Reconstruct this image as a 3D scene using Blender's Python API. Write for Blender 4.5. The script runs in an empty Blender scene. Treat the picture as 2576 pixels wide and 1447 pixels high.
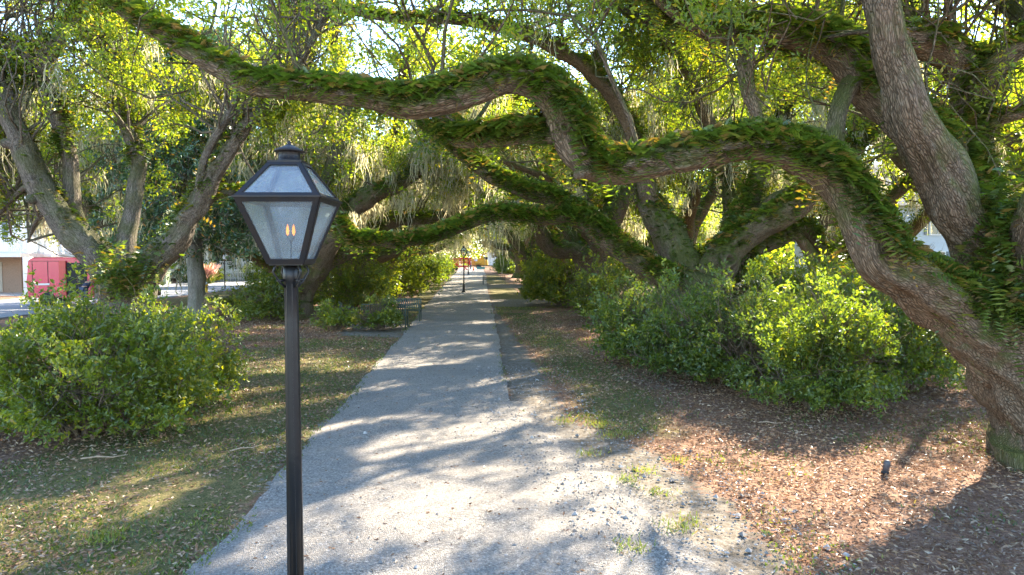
import bpy, bmesh, math, random
import numpy as np
from mathutils import Vector, Matrix
R = math.radians
rng = np.random.default_rng(7)
random.seed(7)
scene = bpy.context.scene
col = scene.collection

# ------------------------------------------------------------------ camera, sky, sun, exposure
CAMZ = 2.6; PITCH = R(2.69); F = 1717.0            # F = focal length in units of a 2576 wide picture
cam_d = bpy.data.cameras.new('camera'); cam = bpy.data.objects.new('camera', cam_d); col.objects.link(cam)
cam.location = (0, 0, CAMZ); cam.rotation_euler = (R(90) - PITCH, 0, 0)
cam_d.sensor_width = 36; cam_d.lens = 24.0; cam_d.clip_start = .05; cam_d.clip_end = 3000
scene.camera = cam
SUN_AZ = R(36); SUN_EL = R(36)
w = bpy.data.worlds.new("World"); scene.world = w; w.use_nodes = True
nt = w.node_tree; bg = nt.nodes['Background']
sky = nt.nodes.new('ShaderNodeTexSky'); sky.sky_type = 'NISHITA'; sky.sun_disc = False
sky.sun_elevation = SUN_EL; sky.sun_rotation = SUN_AZ; sky.air_density = 1.0; sky.dust_density = .1; sky.ozone_density = 2.0
nt.links.new(sky.outputs[0], bg.inputs[0]); bg.inputs[1].default_value = .13
sl = bpy.data.lights.new('sun', 'SUN'); sl.energy = 5.0; sl.angle = R(.55); sl.color = (1, .87, .68)
so = bpy.data.objects.new('sun', sl); col.objects.link(so)
sdir = Vector((math.sin(SUN_AZ) * math.cos(SUN_EL), math.cos(SUN_AZ) * math.cos(SUN_EL), math.sin(SUN_EL)))
so.rotation_euler = sdir.to_track_quat('Z', 'Y').to_euler(); so.location = (20, 20, 30)
scene.view_settings.view_transform = 'Standard'; scene.view_settings.look = 'None'
scene.view_settings.exposure = 2.7; scene.view_settings.gamma = 1.0
scene.render.engine = 'CYCLES'
scene.cycles.max_bounces = 8; scene.cycles.diffuse_bounces = 4; scene.cycles.glossy_bounces = 2
scene.cycles.transmission_bounces = 4; scene.cycles.transparent_max_bounces = 8

# ------------------------------------------------------------------ helpers
cp, sp = math.cos(PITCH), math.sin(PITCH)
def ray(u, v):
    a = (u - 1288) / F; b = -(v - 723.5) / F
    return (a, cp + b * sp, -sp + b * cp)          # forward tilted down by PITCH
def W(u, v, d):
    r = ray(u, v); k = d / r[1]
    return np.array([r[0] * k, d, CAMZ + r[2] * k])
def G(u, v):
    r = ray(u, v); k = -CAMZ / r[2]
    return np.array([r[0] * k, r[1] * k])
def nrm(a): return a / np.maximum(np.linalg.norm(a, axis=-1, keepdims=True), 1e-9)

def tag(o, label=None, cat=None, group=None, kind=None):
    if label: o['label'] = label
    if cat: o['category'] = cat
    if group: o['group'] = group
    if kind: o['kind'] = kind
    return o
def empty(name, loc, rz=0, label=None, cat=None, group=None):
    o = bpy.data.objects.new(name, None); col.objects.link(o); o.location = [float(t) for t in loc]
    o.rotation_euler = (0, 0, rz); o.empty_display_size = .2
    return tag(o, label, cat, group)
def link(name, me, mat, parent=None):
    o = bpy.data.objects.new(name, me); col.objects.link(o)
    if mat is not None and not me.materials: me.materials.append(mat)
    if parent is not None: o.parent = parent
    return o
def copy_tree(o, parent=None):
    kids = [c for c in o.children]
    c = o.copy(); col.objects.link(c); c.parent = parent
    for ch in kids: copy_tree(ch, c)
    return c
def npmesh(name, V, faces, mat, parent=None, smooth=False, fattr=None, pattr=None, vattr=None):
    """faces: list of int arrays (n,k); V relative coordinates"""
    me = bpy.data.meshes.new(name)
    V = np.asarray(V, np.float32); me.vertices.add(len(V)); me.vertices.foreach_set('co', V.ravel())
    idx = np.concatenate([f.ravel() for f in faces]).astype(np.int32)
    tot = np.concatenate([np.full(len(f), f.shape[1], np.int32) for f in faces])
    st = np.concatenate([[0], np.cumsum(tot)[:-1]]).astype(np.int32)
    me.loops.add(len(idx)); me.loops.foreach_set('vertex_index', idx)
    me.polygons.add(len(tot)); me.polygons.foreach_set('loop_start', st); me.polygons.foreach_set('loop_total', tot)
    me.polygons.foreach_set('use_smooth', np.full(len(tot), smooth, bool))
    if fattr is not None:
        a = me.attributes.new('rnd', 'FLOAT', 'FACE'); a.data.foreach_set('value', np.asarray(fattr, np.float32))
    if pattr is not None:
        for k_, arr in pattr.items():
            a = me.attributes.new(k_, 'FLOAT', 'POINT'); a.data.foreach_set('value', np.asarray(arr, np.float32))
    if vattr is not None:
        a = me.attributes.new('bark', 'FLOAT_VECTOR', 'POINT'); a.data.foreach_set('vector', np.asarray(vattr, np.float32).ravel())
    me.update(calc_edges=True); me.validate()
    return link(name, me, mat, parent)

def fbm(x, y, s=1.0, oct=4, seed=0):
    out = np.zeros_like(x, dtype=float); amp = .5; tot = 0
    for o in range(oct):
        fx = x * s * 2 ** o + seed * 17.3 + o * 5.1; fy = y * s * 2 ** o + seed * 9.7 + o * 3.3
        ix = np.floor(fx); iy = np.floor(fy); tx = fx - ix; ty = fy - iy
        tx = tx * tx * (3 - 2 * tx); ty = ty * ty * (3 - 2 * ty)
        def h(a, b):
            n = np.sin(a * 127.1 + b * 311.7 + seed * 13.7) * 43758.5453
            return n - np.floor(n)
        out += amp * ((h(ix, iy) * (1 - tx) + h(ix + 1, iy) * tx) * (1 - ty) + (h(ix, iy + 1) * (1 - tx) + h(ix + 1, iy + 1) * tx) * ty)
        tot += amp; amp *= .5
    return out / tot

# ------------------------------------------------------------------ materials
def newmat(name):
    m = bpy.data.materials.new(name); m.use_nodes = True; n = m.node_tree; n.nodes.clear()
    out = n.nodes.new('ShaderNodeOutputMaterial'); return m, n, out
class NB:
    def __init__(s, n): s.n = n
    def node(s, t, ins=None, **kw):
        a = s.n.nodes.new(t)
        for k_, v_ in kw.items(): setattr(a, k_, v_)
        if ins:
            for k_, v_ in ins.items():
                if isinstance(v_, bpy.types.NodeSocket): s.n.links.new(v_, a.inputs[k_])
                else: a.inputs[k_].default_value = v_
        return a
    def ramp(s, fac, stops):
        a = s.n.nodes.new('ShaderNodeValToRGB'); s.n.links.new(fac, a.inputs[0])
        e = a.color_ramp.elements
        while len(e) < len(stops): e.new(.5)
        for i, (p, c) in enumerate(stops): e[i].position = p; e[i].color = (*c, 1) if len(c) == 3 else c
        return a.outputs[0]
    def mix(s, f, a, b, mode='MIX'):
        m = s.n.nodes.new('ShaderNodeMix'); m.data_type = 'RGBA'; m.blend_type = mode
        for sock, val in ((m.inputs[0], f), (m.inputs[6], a), (m.inputs[7], b)):
            if isinstance(val, bpy.types.NodeSocket): s.n.links.new(val, sock)
            elif isinstance(val, (int, float)): sock.default_value = val
            else: sock.default_value = (*val, 1)
        return m.outputs[2]
    def math(s, op, a, b=0, clamp=False):
        m = s.n.nodes.new('ShaderNodeMath'); m.operation = op; m.use_clamp = clamp
        for i, val in enumerate((a, b)):
            if isinstance(val, bpy.types.NodeSocket): s.n.links.new(val, m.inputs[i])
            else: m.inputs[i].default_value = val
        return m.outputs[0]
    def noise(s, vec, scale, detail=4, rough=.6):
        a = s.node('ShaderNodeTexNoise', {'Scale': scale, 'Detail': detail, 'Roughness': rough})
        if vec is not None: s.n.links.new(vec, a.inputs['Vector'])
        return a.outputs[0]

def leaf_mat(name, stops, trans=.45, tint=(1.25, 1.15, .35), gloss=.08, rough=.4):
    m, n, out = newmat(name); b = NB(n)
    at = b.node('ShaderNodeAttribute', attribute_name='rnd')
    geo = b.node('ShaderNodeNewGeometry')
    big = b.noise(geo.outputs['Position'], .55, 3)
    c = b.ramp(at.outputs['Fac'], stops)
    c = b.mix(.9, c, b.ramp(big, [(.3, (.62, .68, .7)), (.7, (1.35, 1.3, 1.1))]), 'MULTIPLY')
    ct = b.mix(1.0, c, tint, 'MULTIPLY')
    d = b.node('ShaderNodeBsdfDiffuse', {'Color': c})
    t = b.node('ShaderNodeBsdfTranslucent', {'Color': ct})
    g = b.node('ShaderNodeBsdfGlossy', {'Color': (.8, .85, .9, 1), 'Roughness': rough})
    mx = b.node('ShaderNodeMixShader', {0: trans}); n.links.new(d.outputs[0], mx.inputs[1]); n.links.new(t.outputs[0], mx.inputs[2])
    m2 = b.node('ShaderNodeMixShader', {0: gloss}); n.links.new(mx.outputs[0], m2.inputs[1]); n.links.new(g.outputs[0], m2.inputs[2])
    n.links.new(m2.outputs[0], out.inputs[0]); return m
YT = (2.35, 2.15, .45)
M_oak = leaf_mat('oak_leaves', [(0, (.085, .145, .025)), (.5, (.155, .21, .03)), (.9, (.23, .26, .04)), (1, (.36, .27, .04))], .58, YT, .03)
M_azalea = leaf_mat('azalea_leaves', [(0, (.06, .10, .015)), (.6, (.13, .175, .022)), (.93, (.24, .24, .03)), (1, (.36, .2, .04))], .52, YT, .05)
M_azdark = leaf_mat('shrub_leaves', [(0, (.055, .10, .025)), (.6, (.11, .165, .03)), (.93, (.2, .22, .035)), (1, (.32, .22, .04))], .5, YT, .05)
M_mag = leaf_mat('magnolia_leaves', [(0, (.03, .085, .025)), (.7, (.07, .15, .045)), (.93, (.13, .2, .05)), (.95, (.45, .22, .04)), (1, (.5, .26, .05))], .15, (1.9, 1.8, .4), .10, .35)
M_fern = leaf_mat('fern_fronds', [(0, (.05, .09, .02)), (.55, (.09, .155, .025)), (.82, (.16, .2, .035)), (.86, (.2, .15, .06)), (1, (.24, .16, .08))], .4, (2.2, 2.0, .3), .05)
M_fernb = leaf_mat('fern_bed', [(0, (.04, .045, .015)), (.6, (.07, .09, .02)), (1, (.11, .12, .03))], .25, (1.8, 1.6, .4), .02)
M_moss = leaf_mat('hanging_moss', [(0, (.32, .33, .25)), (.6, (.46, .46, .36)), (1, (.58, .55, .45))], .6, (1.3, 1.2, 1.0), .0)
M_litter = leaf_mat('leaf_litter', [(0, (.13, .075, .045)), (.4, (.25, .145, .09)), (.85, (.34, .23, .15)), (1, (.5, .38, .27))], .15, (1.2, 1.0, .8), .05)
M_straw = leaf_mat('pine_straw', [(0, (.14, .065, .035)), (.6, (.27, .13, .065)), (1, (.38, .22, .12))], .15, (1.2, 1.0, .8), .04)
M_grass = leaf_mat('grass_blades', [(0, (.045, .075, .02)), (.5, (.08, .125, .025)), (.75, (.15, .165, .04)), (1, (.36, .28, .14))], .4, (1.9, 1.7, .4), .05)
M_pink = leaf_mat('plume_grass', [(0, (.3, .22, .12)), (.5, (.5, .3, .28)), (1, (.65, .42, .4))], .5, (1.2, 1, 1), .0)

def bark_mat(name, dark, light, green=.5, scale=1.0, lichen=.3):
    m, n, out = newmat(name); b = NB(n)
    at = b.node('ShaderNodeAttribute', attribute_name='bark')
    mp = b.node('ShaderNodeMapping', {'Vector': at.outputs['Vector'], 'Scale': (scale, scale, .21 * scale)})
    wv = b.noise(mp.outputs[0], 22, 5, .65)
    add = b.node('ShaderNodeVectorMath', {0: mp.outputs[0]}, operation='ADD')
    vm = b.node('ShaderNodeVectorMath', {0: b.node('ShaderNodeTexNoise', {'Vector': mp.outputs[0], 'Scale': 9.0, 'Detail': 3.0}).outputs['Color'], 3: .08}, operation='SCALE')
    n.links.new(vm.outputs[0], add.inputs[1])
    vo = b.node('ShaderNodeTexVoronoi', {'Vector': add.outputs[0], 'Scale': 52.0}, feature='DISTANCE_TO_EDGE')
    crack = b.ramp(vo.outputs['Distance'], [(0, (0, 0, 0)), (.22, (1, 1, 1))])
    fine = b.noise(at.outputs['Vector'], 55, 4, .7)
    h = b.math('ADD', b.math('MULTIPLY', crack, .42), b.math('ADD', b.math('MULTIPLY', wv, .85), b.math('MULTIPLY', fine, .25)))
    c = b.mix(b.ramp(h, [(.4, (0, 0, 0)), (.75, (.55, .55, .55)), (1.0, (1, 1, 1))]), dark, light)
    big = b.noise(at.outputs['Vector'], 2.2, 4, .6)
    lc = b.ramp(b.noise(at.outputs['Vector'], 11, 5, .7), [(.58, (0, 0, 0)), (.68, (1, 1, 1))])
    c = b.mix(b.math('MULTIPLY', lc, lichen), c, (.34, .36, .3))
    geo = b.node('ShaderNodeNewGeometry'); sx = b.node('ShaderNodeSeparateXYZ', {0: geo.outputs['Normal']})
    up = b.math('ADD', b.math('MULTIPLY', sx.outputs[2], .5), b.math('MULTIPLY', big, 1.6))
    gm = b.ramp(up, [(.62, (0, 0, 0)), (1.05, (1, 1, 1))])
    c = b.mix(b.math('MULTIPLY', gm, green), c, b.mix(fine, (.05, .07, .015), (.12, .15, .03)))
    bp = b.node('ShaderNodeBump', {'Strength': .9, 'Distance': .04, 'Height': h})
    p = b.node('ShaderNodeBsdfPrincipled', {'Base Color': c, 'Roughness': .95, 'Specular IOR Level': .15, 'Normal': bp.outputs[0]})
    n.links.new(p.outputs[0], out.inputs[0]); return m
M_bark = bark_mat('oak_bark', (.06, .045, .03), (.25, .19, .135), .75)
M_bark2 = bark_mat('oak_trunk_bark', (.05, .04, .028), (.22, .175, .125), .3)
M_barkg = bark_mat('oak_bark_grey', (.04, .034, .028), (.24, .205, .17), .45, lichen=.45)
M_barkm = bark_mat('magnolia_bark', (.16, .15, .13), (.33, .31, .28), .25, .6, .5)
M_stem = bark_mat('shrub_stems', (.1, .07, .05), (.3, .23, .17), .2)

def simple(name, c, rough=.5, metal=0, spec=.5, nz=0.0, nscale=8, bump=0, c2=None, em=None, ems=0):
    m, n, out = newmat(name); b = NB(n)
    p = b.node('ShaderNodeBsdfPrincipled', {'Roughness': rough, 'Metallic': metal, 'Specular IOR Level': spec})
    tc = b.node('ShaderNodeTexCoord')
    if nz or c2:
        f = b.noise(tc.outputs['Object'], nscale, 5, .65)
        cc = b.mix(b.ramp(f, [(.35, (0, 0, 0)), (.7, (1, 1, 1))]), c, c2 if c2 else tuple(x * (1 - nz) for x in c))
        n.links.new(cc, p.inputs['Base Color'])
    else: p.inputs['Base Color'].default_value = (*c, 1)
    if bump:
        f = b.noise(tc.outputs['Object'], nscale * 6, 4, .6)
        bp = b.node('ShaderNodeBump', {'Strength': bump, 'Distance': .01, 'Height': f}); n.links.new(bp.outputs[0], p.inputs['Normal'])
    if em: p.inputs['Emission Color'].default_value = (*em, 1); p.inputs['Emission Strength'].default_value = ems
    n.links.new(p.outputs[0], out.inputs[0]); return m
M_black = simple('black_iron', (.010, .011, .013), .4, 0, .4, .4, 6, .15)
M_frame = simple('lantern_iron', (.008, .010, .014), .5, 0, .35, c2=(.022, .015, .012), nscale=9, bump=.2)
M_white = simple('white_paint', (.72, .72, .7), .5, nz=.12, nscale=2)
M_window = simple('window_glass', (.04, .05, .06), .08, 0, .8)
M_shingle = simple('roof_shingle', (.17, .18, .2), .85, nz=.35, nscale=10)
M_brick = simple('tan_brick', (.42, .28, .2), .85, nz=.25, nscale=14)
M_garage = simple('garage_door_tan', (.5, .42, .33), .6, nz=.1)
M_red = simple('red_paint', (.55, .03, .03), .3, 0, .5, .2, 3)
M_pinkvan = simple('magenta_red_paint', (.66, .035, .10), .22, 0, .6, .1, 2)
M_orange = simple('orange_plastic', (.85, .13, .03), .5)
M_yellow = simple('yellow_paint', (.62, .32, .03), .4, nz=.25, nscale=5)
M_hyd = simple('hydrant_yellow', (.75, .5, .03), .45, nz=.15)
M_grey = simple('grey_metal', (.42, .43, .44), .45, .2, .5, .2)
M_dkgrey = simple('dark_grey_metal', (.06, .065, .075), .5, nz=.2)
M_rubber = simple('rubber', (.02, .02, .02), .8)
M_rim = simple('wheel_rim', (.55, .55, .55), .4, .3)
M_bench = simple('bench_green_metal', (.035, .06, .045), .4, 0, .5, .3, 6)
M_teal = simple('teal_paint', (.04, .2, .2), .5)
M_signred = simple('sign_red', (.5, .05, .06), .5)
M_skin = simple('skin', (.45, .27, .19), .6)
M_navy = simple('navy_cloth', (.03, .045, .09), .8)
M_jeans = simple('dark_jeans', (.05, .07, .12), .8)
M_hair = simple('hair', (.03, .02, .015), .7)
M_hivis = simple('orange_vest', (.7, .16, .03), .7)
M_box = simple('green_utility_box', (.22, .28, .2), .5)
M_lamp_on = simple('gas_flame', (1, .4, .05), .5, em=(1, .22, .01), ems=.75)
M_brownleaf = simple('dry_leaf', (.35, .14, .06), .7, nz=.3, nscale=40)
M_wood = simple('dry_stick', (.42, .3, .2), .8, nz=.4, nscale=20)
def glass_mat():
    m, n, out = newmat('lantern_glass'); b = NB(n)
    tc = b.node('ShaderNodeTexCoord')
    f = b.noise(tc.outputs['Object'], 3, 5, .6)
    t = b.node('ShaderNodeBsdfTransparent', {'Color': (.86, .9, .9, 1)})
    d = b.node('ShaderNodeBsdfDiffuse', {'Color': (.62, .66, .67, 1)})
    tl = b.node('ShaderNodeBsdfTranslucent', {'Color': (.62, .64, .62, 1)})
    dt = b.node('ShaderNodeMixShader', {0: .5, 1: d.outputs[0], 2: tl.outputs[0]})
    g = b.node('ShaderNodeBsdfGlossy', {'Color': (.9, .93, 1, 1), 'Roughness': .12})
    m1 = b.node('ShaderNodeMixShader', {0: b.ramp(f, [(.3, (.1, .1, .1)), (.75, (.3, .3, .3))]), 1: t.outputs[0], 2: dt.outputs[0]})
    m2 = b.node('ShaderNodeMixShader', {0: .12, 1: m1.outputs[0], 2: g.outputs[0]})
    n.links.new(m2.outputs[0], out.inputs[0]); return m
M_glass = glass_mat()

def ground_mat(name, gravel_only=False):
    m, n, out = newmat(name); b = NB(n)
    geo = b.node('ShaderNodeNewGeometry'); P = geo.outputs['Position']
    n1 = b.noise(P, 1.3, 5, .6); n2 = b.noise(P, 9, 4, .7); n3 = b.noise(P, 45, 3, .7)
    vo = b.node('ShaderNodeTexVoronoi', {'Vector': P, 'Scale': 85.0}); vc = b.node('ShaderNodeSeparateColor', {0: vo.outputs['Color']})
    vo2 = b.node('ShaderNodeTexVoronoi', {'Vector': P, 'Scale': 44.0}); vc2 = b.node('ShaderNodeSeparateColor', {0: vo2.outputs['Color']})
    gcol = b.ramp(b.math('ADD', b.math('MULTIPLY', vc.outputs[0], .6), b.math('MULTIPLY', vc2.outputs[1], .4)),
                  [(.1, (.125, .115, .103)), (.5, (.25, .23, .205)), (.8, (.36, .335, .30)), (1, (.53, .5, .46))])
    gcol = b.mix(b.ramp(n1, [(.35, (0, 0, 0)), (.75, (.5, .5, .5))]), gcol, (.33, .29, .245)); n0 = b.noise(P, .45, 6, .65); gcol = b.mix(b.ramp(n0, [(.5, (0, 0, 0)), (.72, (.55, .55, .55))]), gcol, (.17, .16, .15))
    h_g = b.math('ADD', b.math('MULTIPLY', vo.outputs['Distance'], -1.0), b.math('MULTIPLY', n2, .3))
    if gravel_only: c = gcol; h = h_g
    else:
        ag = b.node('ShaderNodeAttribute', attribute_name='grass').outputs['Fac']
        ar = b.node('ShaderNodeAttribute', attribute_name='gravel').outputs['Fac']
        mulch = b.ramp(b.math('ADD', b.math('MULTIPLY', n2, .5), b.math('MULTIPLY', n3, .5)),
                       [(.3, (.08, .045, .03)), (.5, (.20, .115, .075)), (.62, (.30, .19, .125)), (.75, (.44, .32, .23))])
        grass = b.ramp(b.math('ADD', b.math('MULTIPLY', n2, .4), b.math('MULTIPLY', n3, .6)),
                       [(.3, (.035, .042, .016)), (.47, (.10, .095, .032)), (.62, (.24, .18, .085))])
        nn = b.math('SUBTRACT', b.math('ADD', b.math('MULTIPLY', n1, .5), b.math('MULTIPLY', n2, .5)), .5)
        fg = b.ramp(b.math('ADD', ag, b.math('MULTIPLY', nn, 1.6)), [(.35, (0, 0, 0)), (.6, (1, 1, 1))])
        fr = b.ramp(b.math('ADD', ar, b.math('MULTIPLY', nn, 2.3)), [(.42, (0, 0, 0)), (.55, (1, 1, 1))])
        c = b.mix(fg, mulch, grass); vg = b.mix(b.ramp(n2, [(.35, (.35, .35, .35)), (.6, (1, 1, 1))]), gcol, (.115, .095, .07)); ad = b.node('ShaderNodeAttribute', attribute_name='dirt').outputs['Fac']; vg = b.mix(b.ramp(b.math('ADD', ad, nn), [(.1, (0, 0, 0)), (.75, (1, 1, 1))]), gcol, vg); c = b.mix(fr, c, vg)
        h = b.math('ADD', b.math('MULTIPLY', n3, 1.0), b.math('MULTIPLY', n2, .8))
    bp = b.node('ShaderNodeBump', {'Strength': .8, 'Distance': .02, 'Height': h})
    p = b.node('ShaderNodeBsdfPrincipled', {'Base Color': c, 'Roughness': .95, 'Specular IOR Level': .15, 'Normal': bp.outputs[0]})
    n.links.new(p.outputs[0], out.inputs[0]); return m
M_ground = ground_mat('ground'); M_path = ground_mat('gravel_path', True)
def road_mat(name, a, c2):
    m, n, out = newmat(name); b = NB(n); geo = b.node('ShaderNodeNewGeometry')
    f = b.noise(geo.outputs['Position'], .8, 6, .7); g = b.noise(geo.outputs['Position'], 30, 3, .7)
    c = b.mix(b.math('ADD', b.math('MULTIPLY', f, .6), b.math('MULTIPLY', g, .4)), a, c2)
    p = b.node('ShaderNodeBsdfPrincipled', {'Base Color': c, 'Roughness': .85}); n.links.new(p.outputs[0], out.inputs[0]); return m
M_road = road_mat('asphalt', (.16, .165, .18), (.3, .3, .31)); M_conc = road_mat('concrete', (.4, .38, .35), (.6, .57, .53))

# ------------------------------------------------------------------ ground regions
def sdf(px, py, poly):
    """signed distance (positive inside) of points to polygon"""
    poly = np.asarray(poly, float); ins = np.zeros(px.shape, bool); dist = np.full(px.shape, 1e9)
    n = len(poly)
    for i in range(n):
        a = poly[i]; b_ = poly[(i + 1) % n]
        ab = b_ - a; t = ((px - a[0]) * ab[0] + (py - a[1]) * ab[1]) / max(ab @ ab, 1e-9); t = np.clip(t, 0, 1)
        dist = np.minimum(dist, np.hypot(px - a[0] - t * ab[0], py - a[1] - t * ab[1]))
        cond = ((a[1] > py) != (b_[1] > py))
        with np.errstate(divide='ignore', invalid='ignore'):
            xi = a[0] + (py - a[1]) * ab[0] / (ab[1] if abs(ab[1]) > 1e-9 else 1e-9)
        ins ^= cond & (px < xi)
    return np.where(ins, dist, -dist)
def GP(l): return [tuple(G(*p)) for p in l]
pL = GP([(478, 1447), (600, 1335), (690, 1215), (790, 1098), (875, 1010), (930, 935), (1000, 860), (1045, 800), (1080, 760), (1115, 720), (1140, 692), (1158, 674)])
pRh = GP([(1282, 1010), (1266, 930), (1252, 850), (1240, 780), (1226, 730), (1222, 692), (1214, 674)])
pRs = GP([(1960, 1447), (1880, 1360), (1800, 1270), (1680, 1180), (1520, 1115), (1400, 1075), (1330, 1035)])
PATHW = [(-3.4, -6)] + pL + list(reversed(pRh)) + list(reversed(pRs)) + [(4.0, -6)]
pRs = GP([(1740, 1447), (1660, 1360), (1580, 1270), (1480, 1180), (1380, 1110), (1320, 1055), (1290, 1020)])
PATH = [(-3.4, -6)] + pL + list(reversed(pRh)) + list(reversed(pRs)) + [(3.0, -6)]
GRAV = [PATHW, GP([(1230, 752), (1440, 754), (1440, 770), (1236, 772)]), GP([(880, 815), (1040, 815), (1000, 850), (850, 845)]),
        GP([(1215, 716), (1330, 716), (1340, 724), (1215, 724)]), GP([(1222, 740), (1262, 800), (1330, 890), (1400, 990), (1430, 1050), (1640, 1140), (1860, 1290), (2000, 1447), (1500, 1300), (1280, 1010)])]
GRASS = [GP([(1000, 868), (880, 1010), (690, 1215), (478, 1447)]) + [(-3.4, -6), (-20, -6), (-14, 6)] + GP([(-60, 1200), (180, 1110), (330, 1050), (470, 960), (600, 890), (760, 858), (900, 852)]),
         GP([(1260, 790), (1330, 785), (1420, 850), (1530, 930), (1660, 1010), (1700, 1090), (1560, 1100), (1440, 1050), (1440, 980), (1390, 920), (1330, 850)]),
         GP([(1030, 835), (1110, 722), (1150, 682), (1120, 684), (1060, 730), (1000, 800), (960, 850)]),
         GP([(1222, 692), (1240, 780), (1360, 778), (1310, 740), (1250, 690)]),
         [(-20.5, 60), (-20.5, 38), (-16, 34), (-12, 38), (-10, 50), (-12, 90), (-22, 90)],
         [(9, 40), (80, 20), (90, 140), (12, 140)], [(-400, -400), (-400, 400), (-46, 400), (-46, -400)]]
ROAD = [(-20.3, -30), (-21.3, 40), (-21.0, 52), (-19.5, 70), (-18, 90), (-20, 140), (-33, 140), (-31, 52), (-29.6, 40), (-29.2, -30)]
def m_grass(x, y):
    d = np.max([sdf(x, y, p) for p in GRASS], axis=0)
    return np.clip(.5 + d / 1.2, 0, 1)
def m_gravel(x, y):
    d = np.max([sdf(x, y, p) for p in GRAV], axis=0)
    return np.clip(.5 + d / .9, 0, 1)
def axis(lo, mid0, mid1, hi, st):
    a = list(np.arange(mid0, mid1, st)); s_ = st; x = mid0
    L = []
    while x > lo: s_ *= 1.12; x -= s_; L.append(x)
    s_ = st; x = a[-1]; H = []
    while x < hi: s_ *= 1.12; x += s_; H.append(x)
    return np.array(sorted(L) + a + H)
def gz(x, y):
    return .05 * (fbm(x, y, .25, 3, 3) - .5) * 2 * np.clip(1 - m_gravel(x, y) * 1.5, 0, 1)
xs = axis(-420, -13, 10, 420, .16); ys = axis(-300, 2, 34, 600, .16)
X, Y = np.meshgrid(xs, ys); X = X.ravel(); Y = Y.ravel()
agr = m_gravel(X, Y); ags = m_grass(X, Y)
rd = sdf(X, Y, ROAD)
Z = .06 * (fbm(X, Y, .25, 3, 3) - .5) * np.clip(1 - agr * 1.6, 0, 1) * np.clip(-rd / 2, 0, 1) - .012
V = np.stack([X, Y, Z], 1); nx, ny = len(xs), len(ys)
ii = (np.arange(ny - 1)[:, None] * nx + np.arange(nx - 1)[None]).ravel()
o = npmesh('ground', V, [np.stack([ii, ii + 1, ii + nx + 1, ii + nx], 1)], M_ground, smooth=True, pattr={'grass': ags, 'gravel': agr, 'dirt': np.where(Y > 12.2, 1, np.clip(-sdf(X, Y, PATH) / .6, 0, 1))}); tag(o, kind='structure')
def sheet(name, poly, z, mat, depth=0.0, sub=.25):
    bm = bmesh.new(); pts = []
    n = len(poly)
    for i in range(n):
        a = np.array(poly[i]); b_ = np.array(poly[(i + 1) % n]); L = np.linalg.norm(b_ - a)
        k = int(min(60, max(1, L / sub))) if sub else 1
        for j in range(k):
            p = a + (b_ - a) * j / k; q = .10 * (fbm(np.array([p[0]]), np.array([p[1]]), 1.7, 3, 5)[0] - .5) * 2 if sub else 0
            pts.append((p[0] + q, p[1], z))
    vs = [bm.verts.new(p) for p in pts]; bm.faces.new(vs)
    if depth:
        lo = [bm.verts.new((p[0] * 1.0, p[1], z - depth)) for p in pts]
        for i in range(len(vs)): bm.faces.new((vs[i], lo[i], lo[(i + 1) % len(vs)], vs[(i + 1) % len(vs)]))
    bmesh.ops.recalc_face_normals(bm, faces=bm.faces)
    bmesh.ops.triangulate(bm, faces=[f for f in bm.faces if len(f.verts) > 4])
    me = bpy.data.meshes.new(name); bm.to_mesh(me); bm.free(); return link(name, me, mat)
tag(sheet('path', PATH, .026, M_path, .06), kind='structure')
tag(sheet('road', ROAD, .03, M_road, .06, 0), kind='structure')
tag(sheet('driveway', [(-30.5, 60), (-29.9, 44), (-46, 44), (-46, 50)], .034, M_conc, .06, 0), kind='structure')

# ------------------------------------------------------------------ vegetation engine
def batch_tube(P, r0, r1, k=4):
    """P (M,n,3)"""
    M, n, _ = P.shape
    if M == 0: return np.zeros((0, 3)), np.zeros((0, 4), int), np.zeros((0, 3))
    T = nrm(np.gradient(P, axis=1)); ref = nrm(rng.normal(size=(M, 1, 3))); A = nrm(np.cross(T, ref)); B = np.cross(T, A)
    t = np.linspace(0, 1, n)[None, :]; rad = np.asarray(r0).reshape(-1, 1) * (1 - t) + np.asarray(r1).reshape(-1, 1) * t
    th = np.arange(k) / k * 2 * np.pi
    V = P[:, :, None] + rad[:, :, None, None] * (A[:, :, None] * np.cos(th)[:, None] + B[:, :, None] * np.sin(th)[:, None])
    seg = np.concatenate([np.zeros((M, 1)), np.cumsum(np.linalg.norm(np.diff(P, axis=1), axis=2), 1)], 1)
    bk = np.stack(np.broadcast_arrays(rad[:, :, None] * np.cos(th), rad[:, :, None] * np.sin(th), seg[:, :, None] + rng.random((M, 1, 1)) * 9), -1)
    base = (np.arange(M)[:, None, None] * n + np.arange(n - 1)[None, :, None]) * k + np.arange(k)[None, None]
    nxt = (np.arange(M)[:, None, None] * n + np.arange(n - 1)[None, :, None]) * k + (np.arange(k) + 1)[None, None] % k
    Fq = np.stack([base, nxt, nxt + k, base + k], -1).reshape(-1, 4)
    return V.reshape(-1, 3), Fq, bk.reshape(-1, 3)
def wander(P0, D0, L, n, up=.0, wob=.3):
    M = len(P0); P = np.zeros((M, n, 3)); P[:, 0] = P0; d = nrm(D0); st = (np.asarray(L) / (n - 1)).reshape(-1, 1)
    for i in range(1, n):
        d = nrm(d + wob * rng.normal(size=(M, 3)) + np.array([0, 0, up])); P[:, i] = P[:, i - 1] + d * st
    return P
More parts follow.
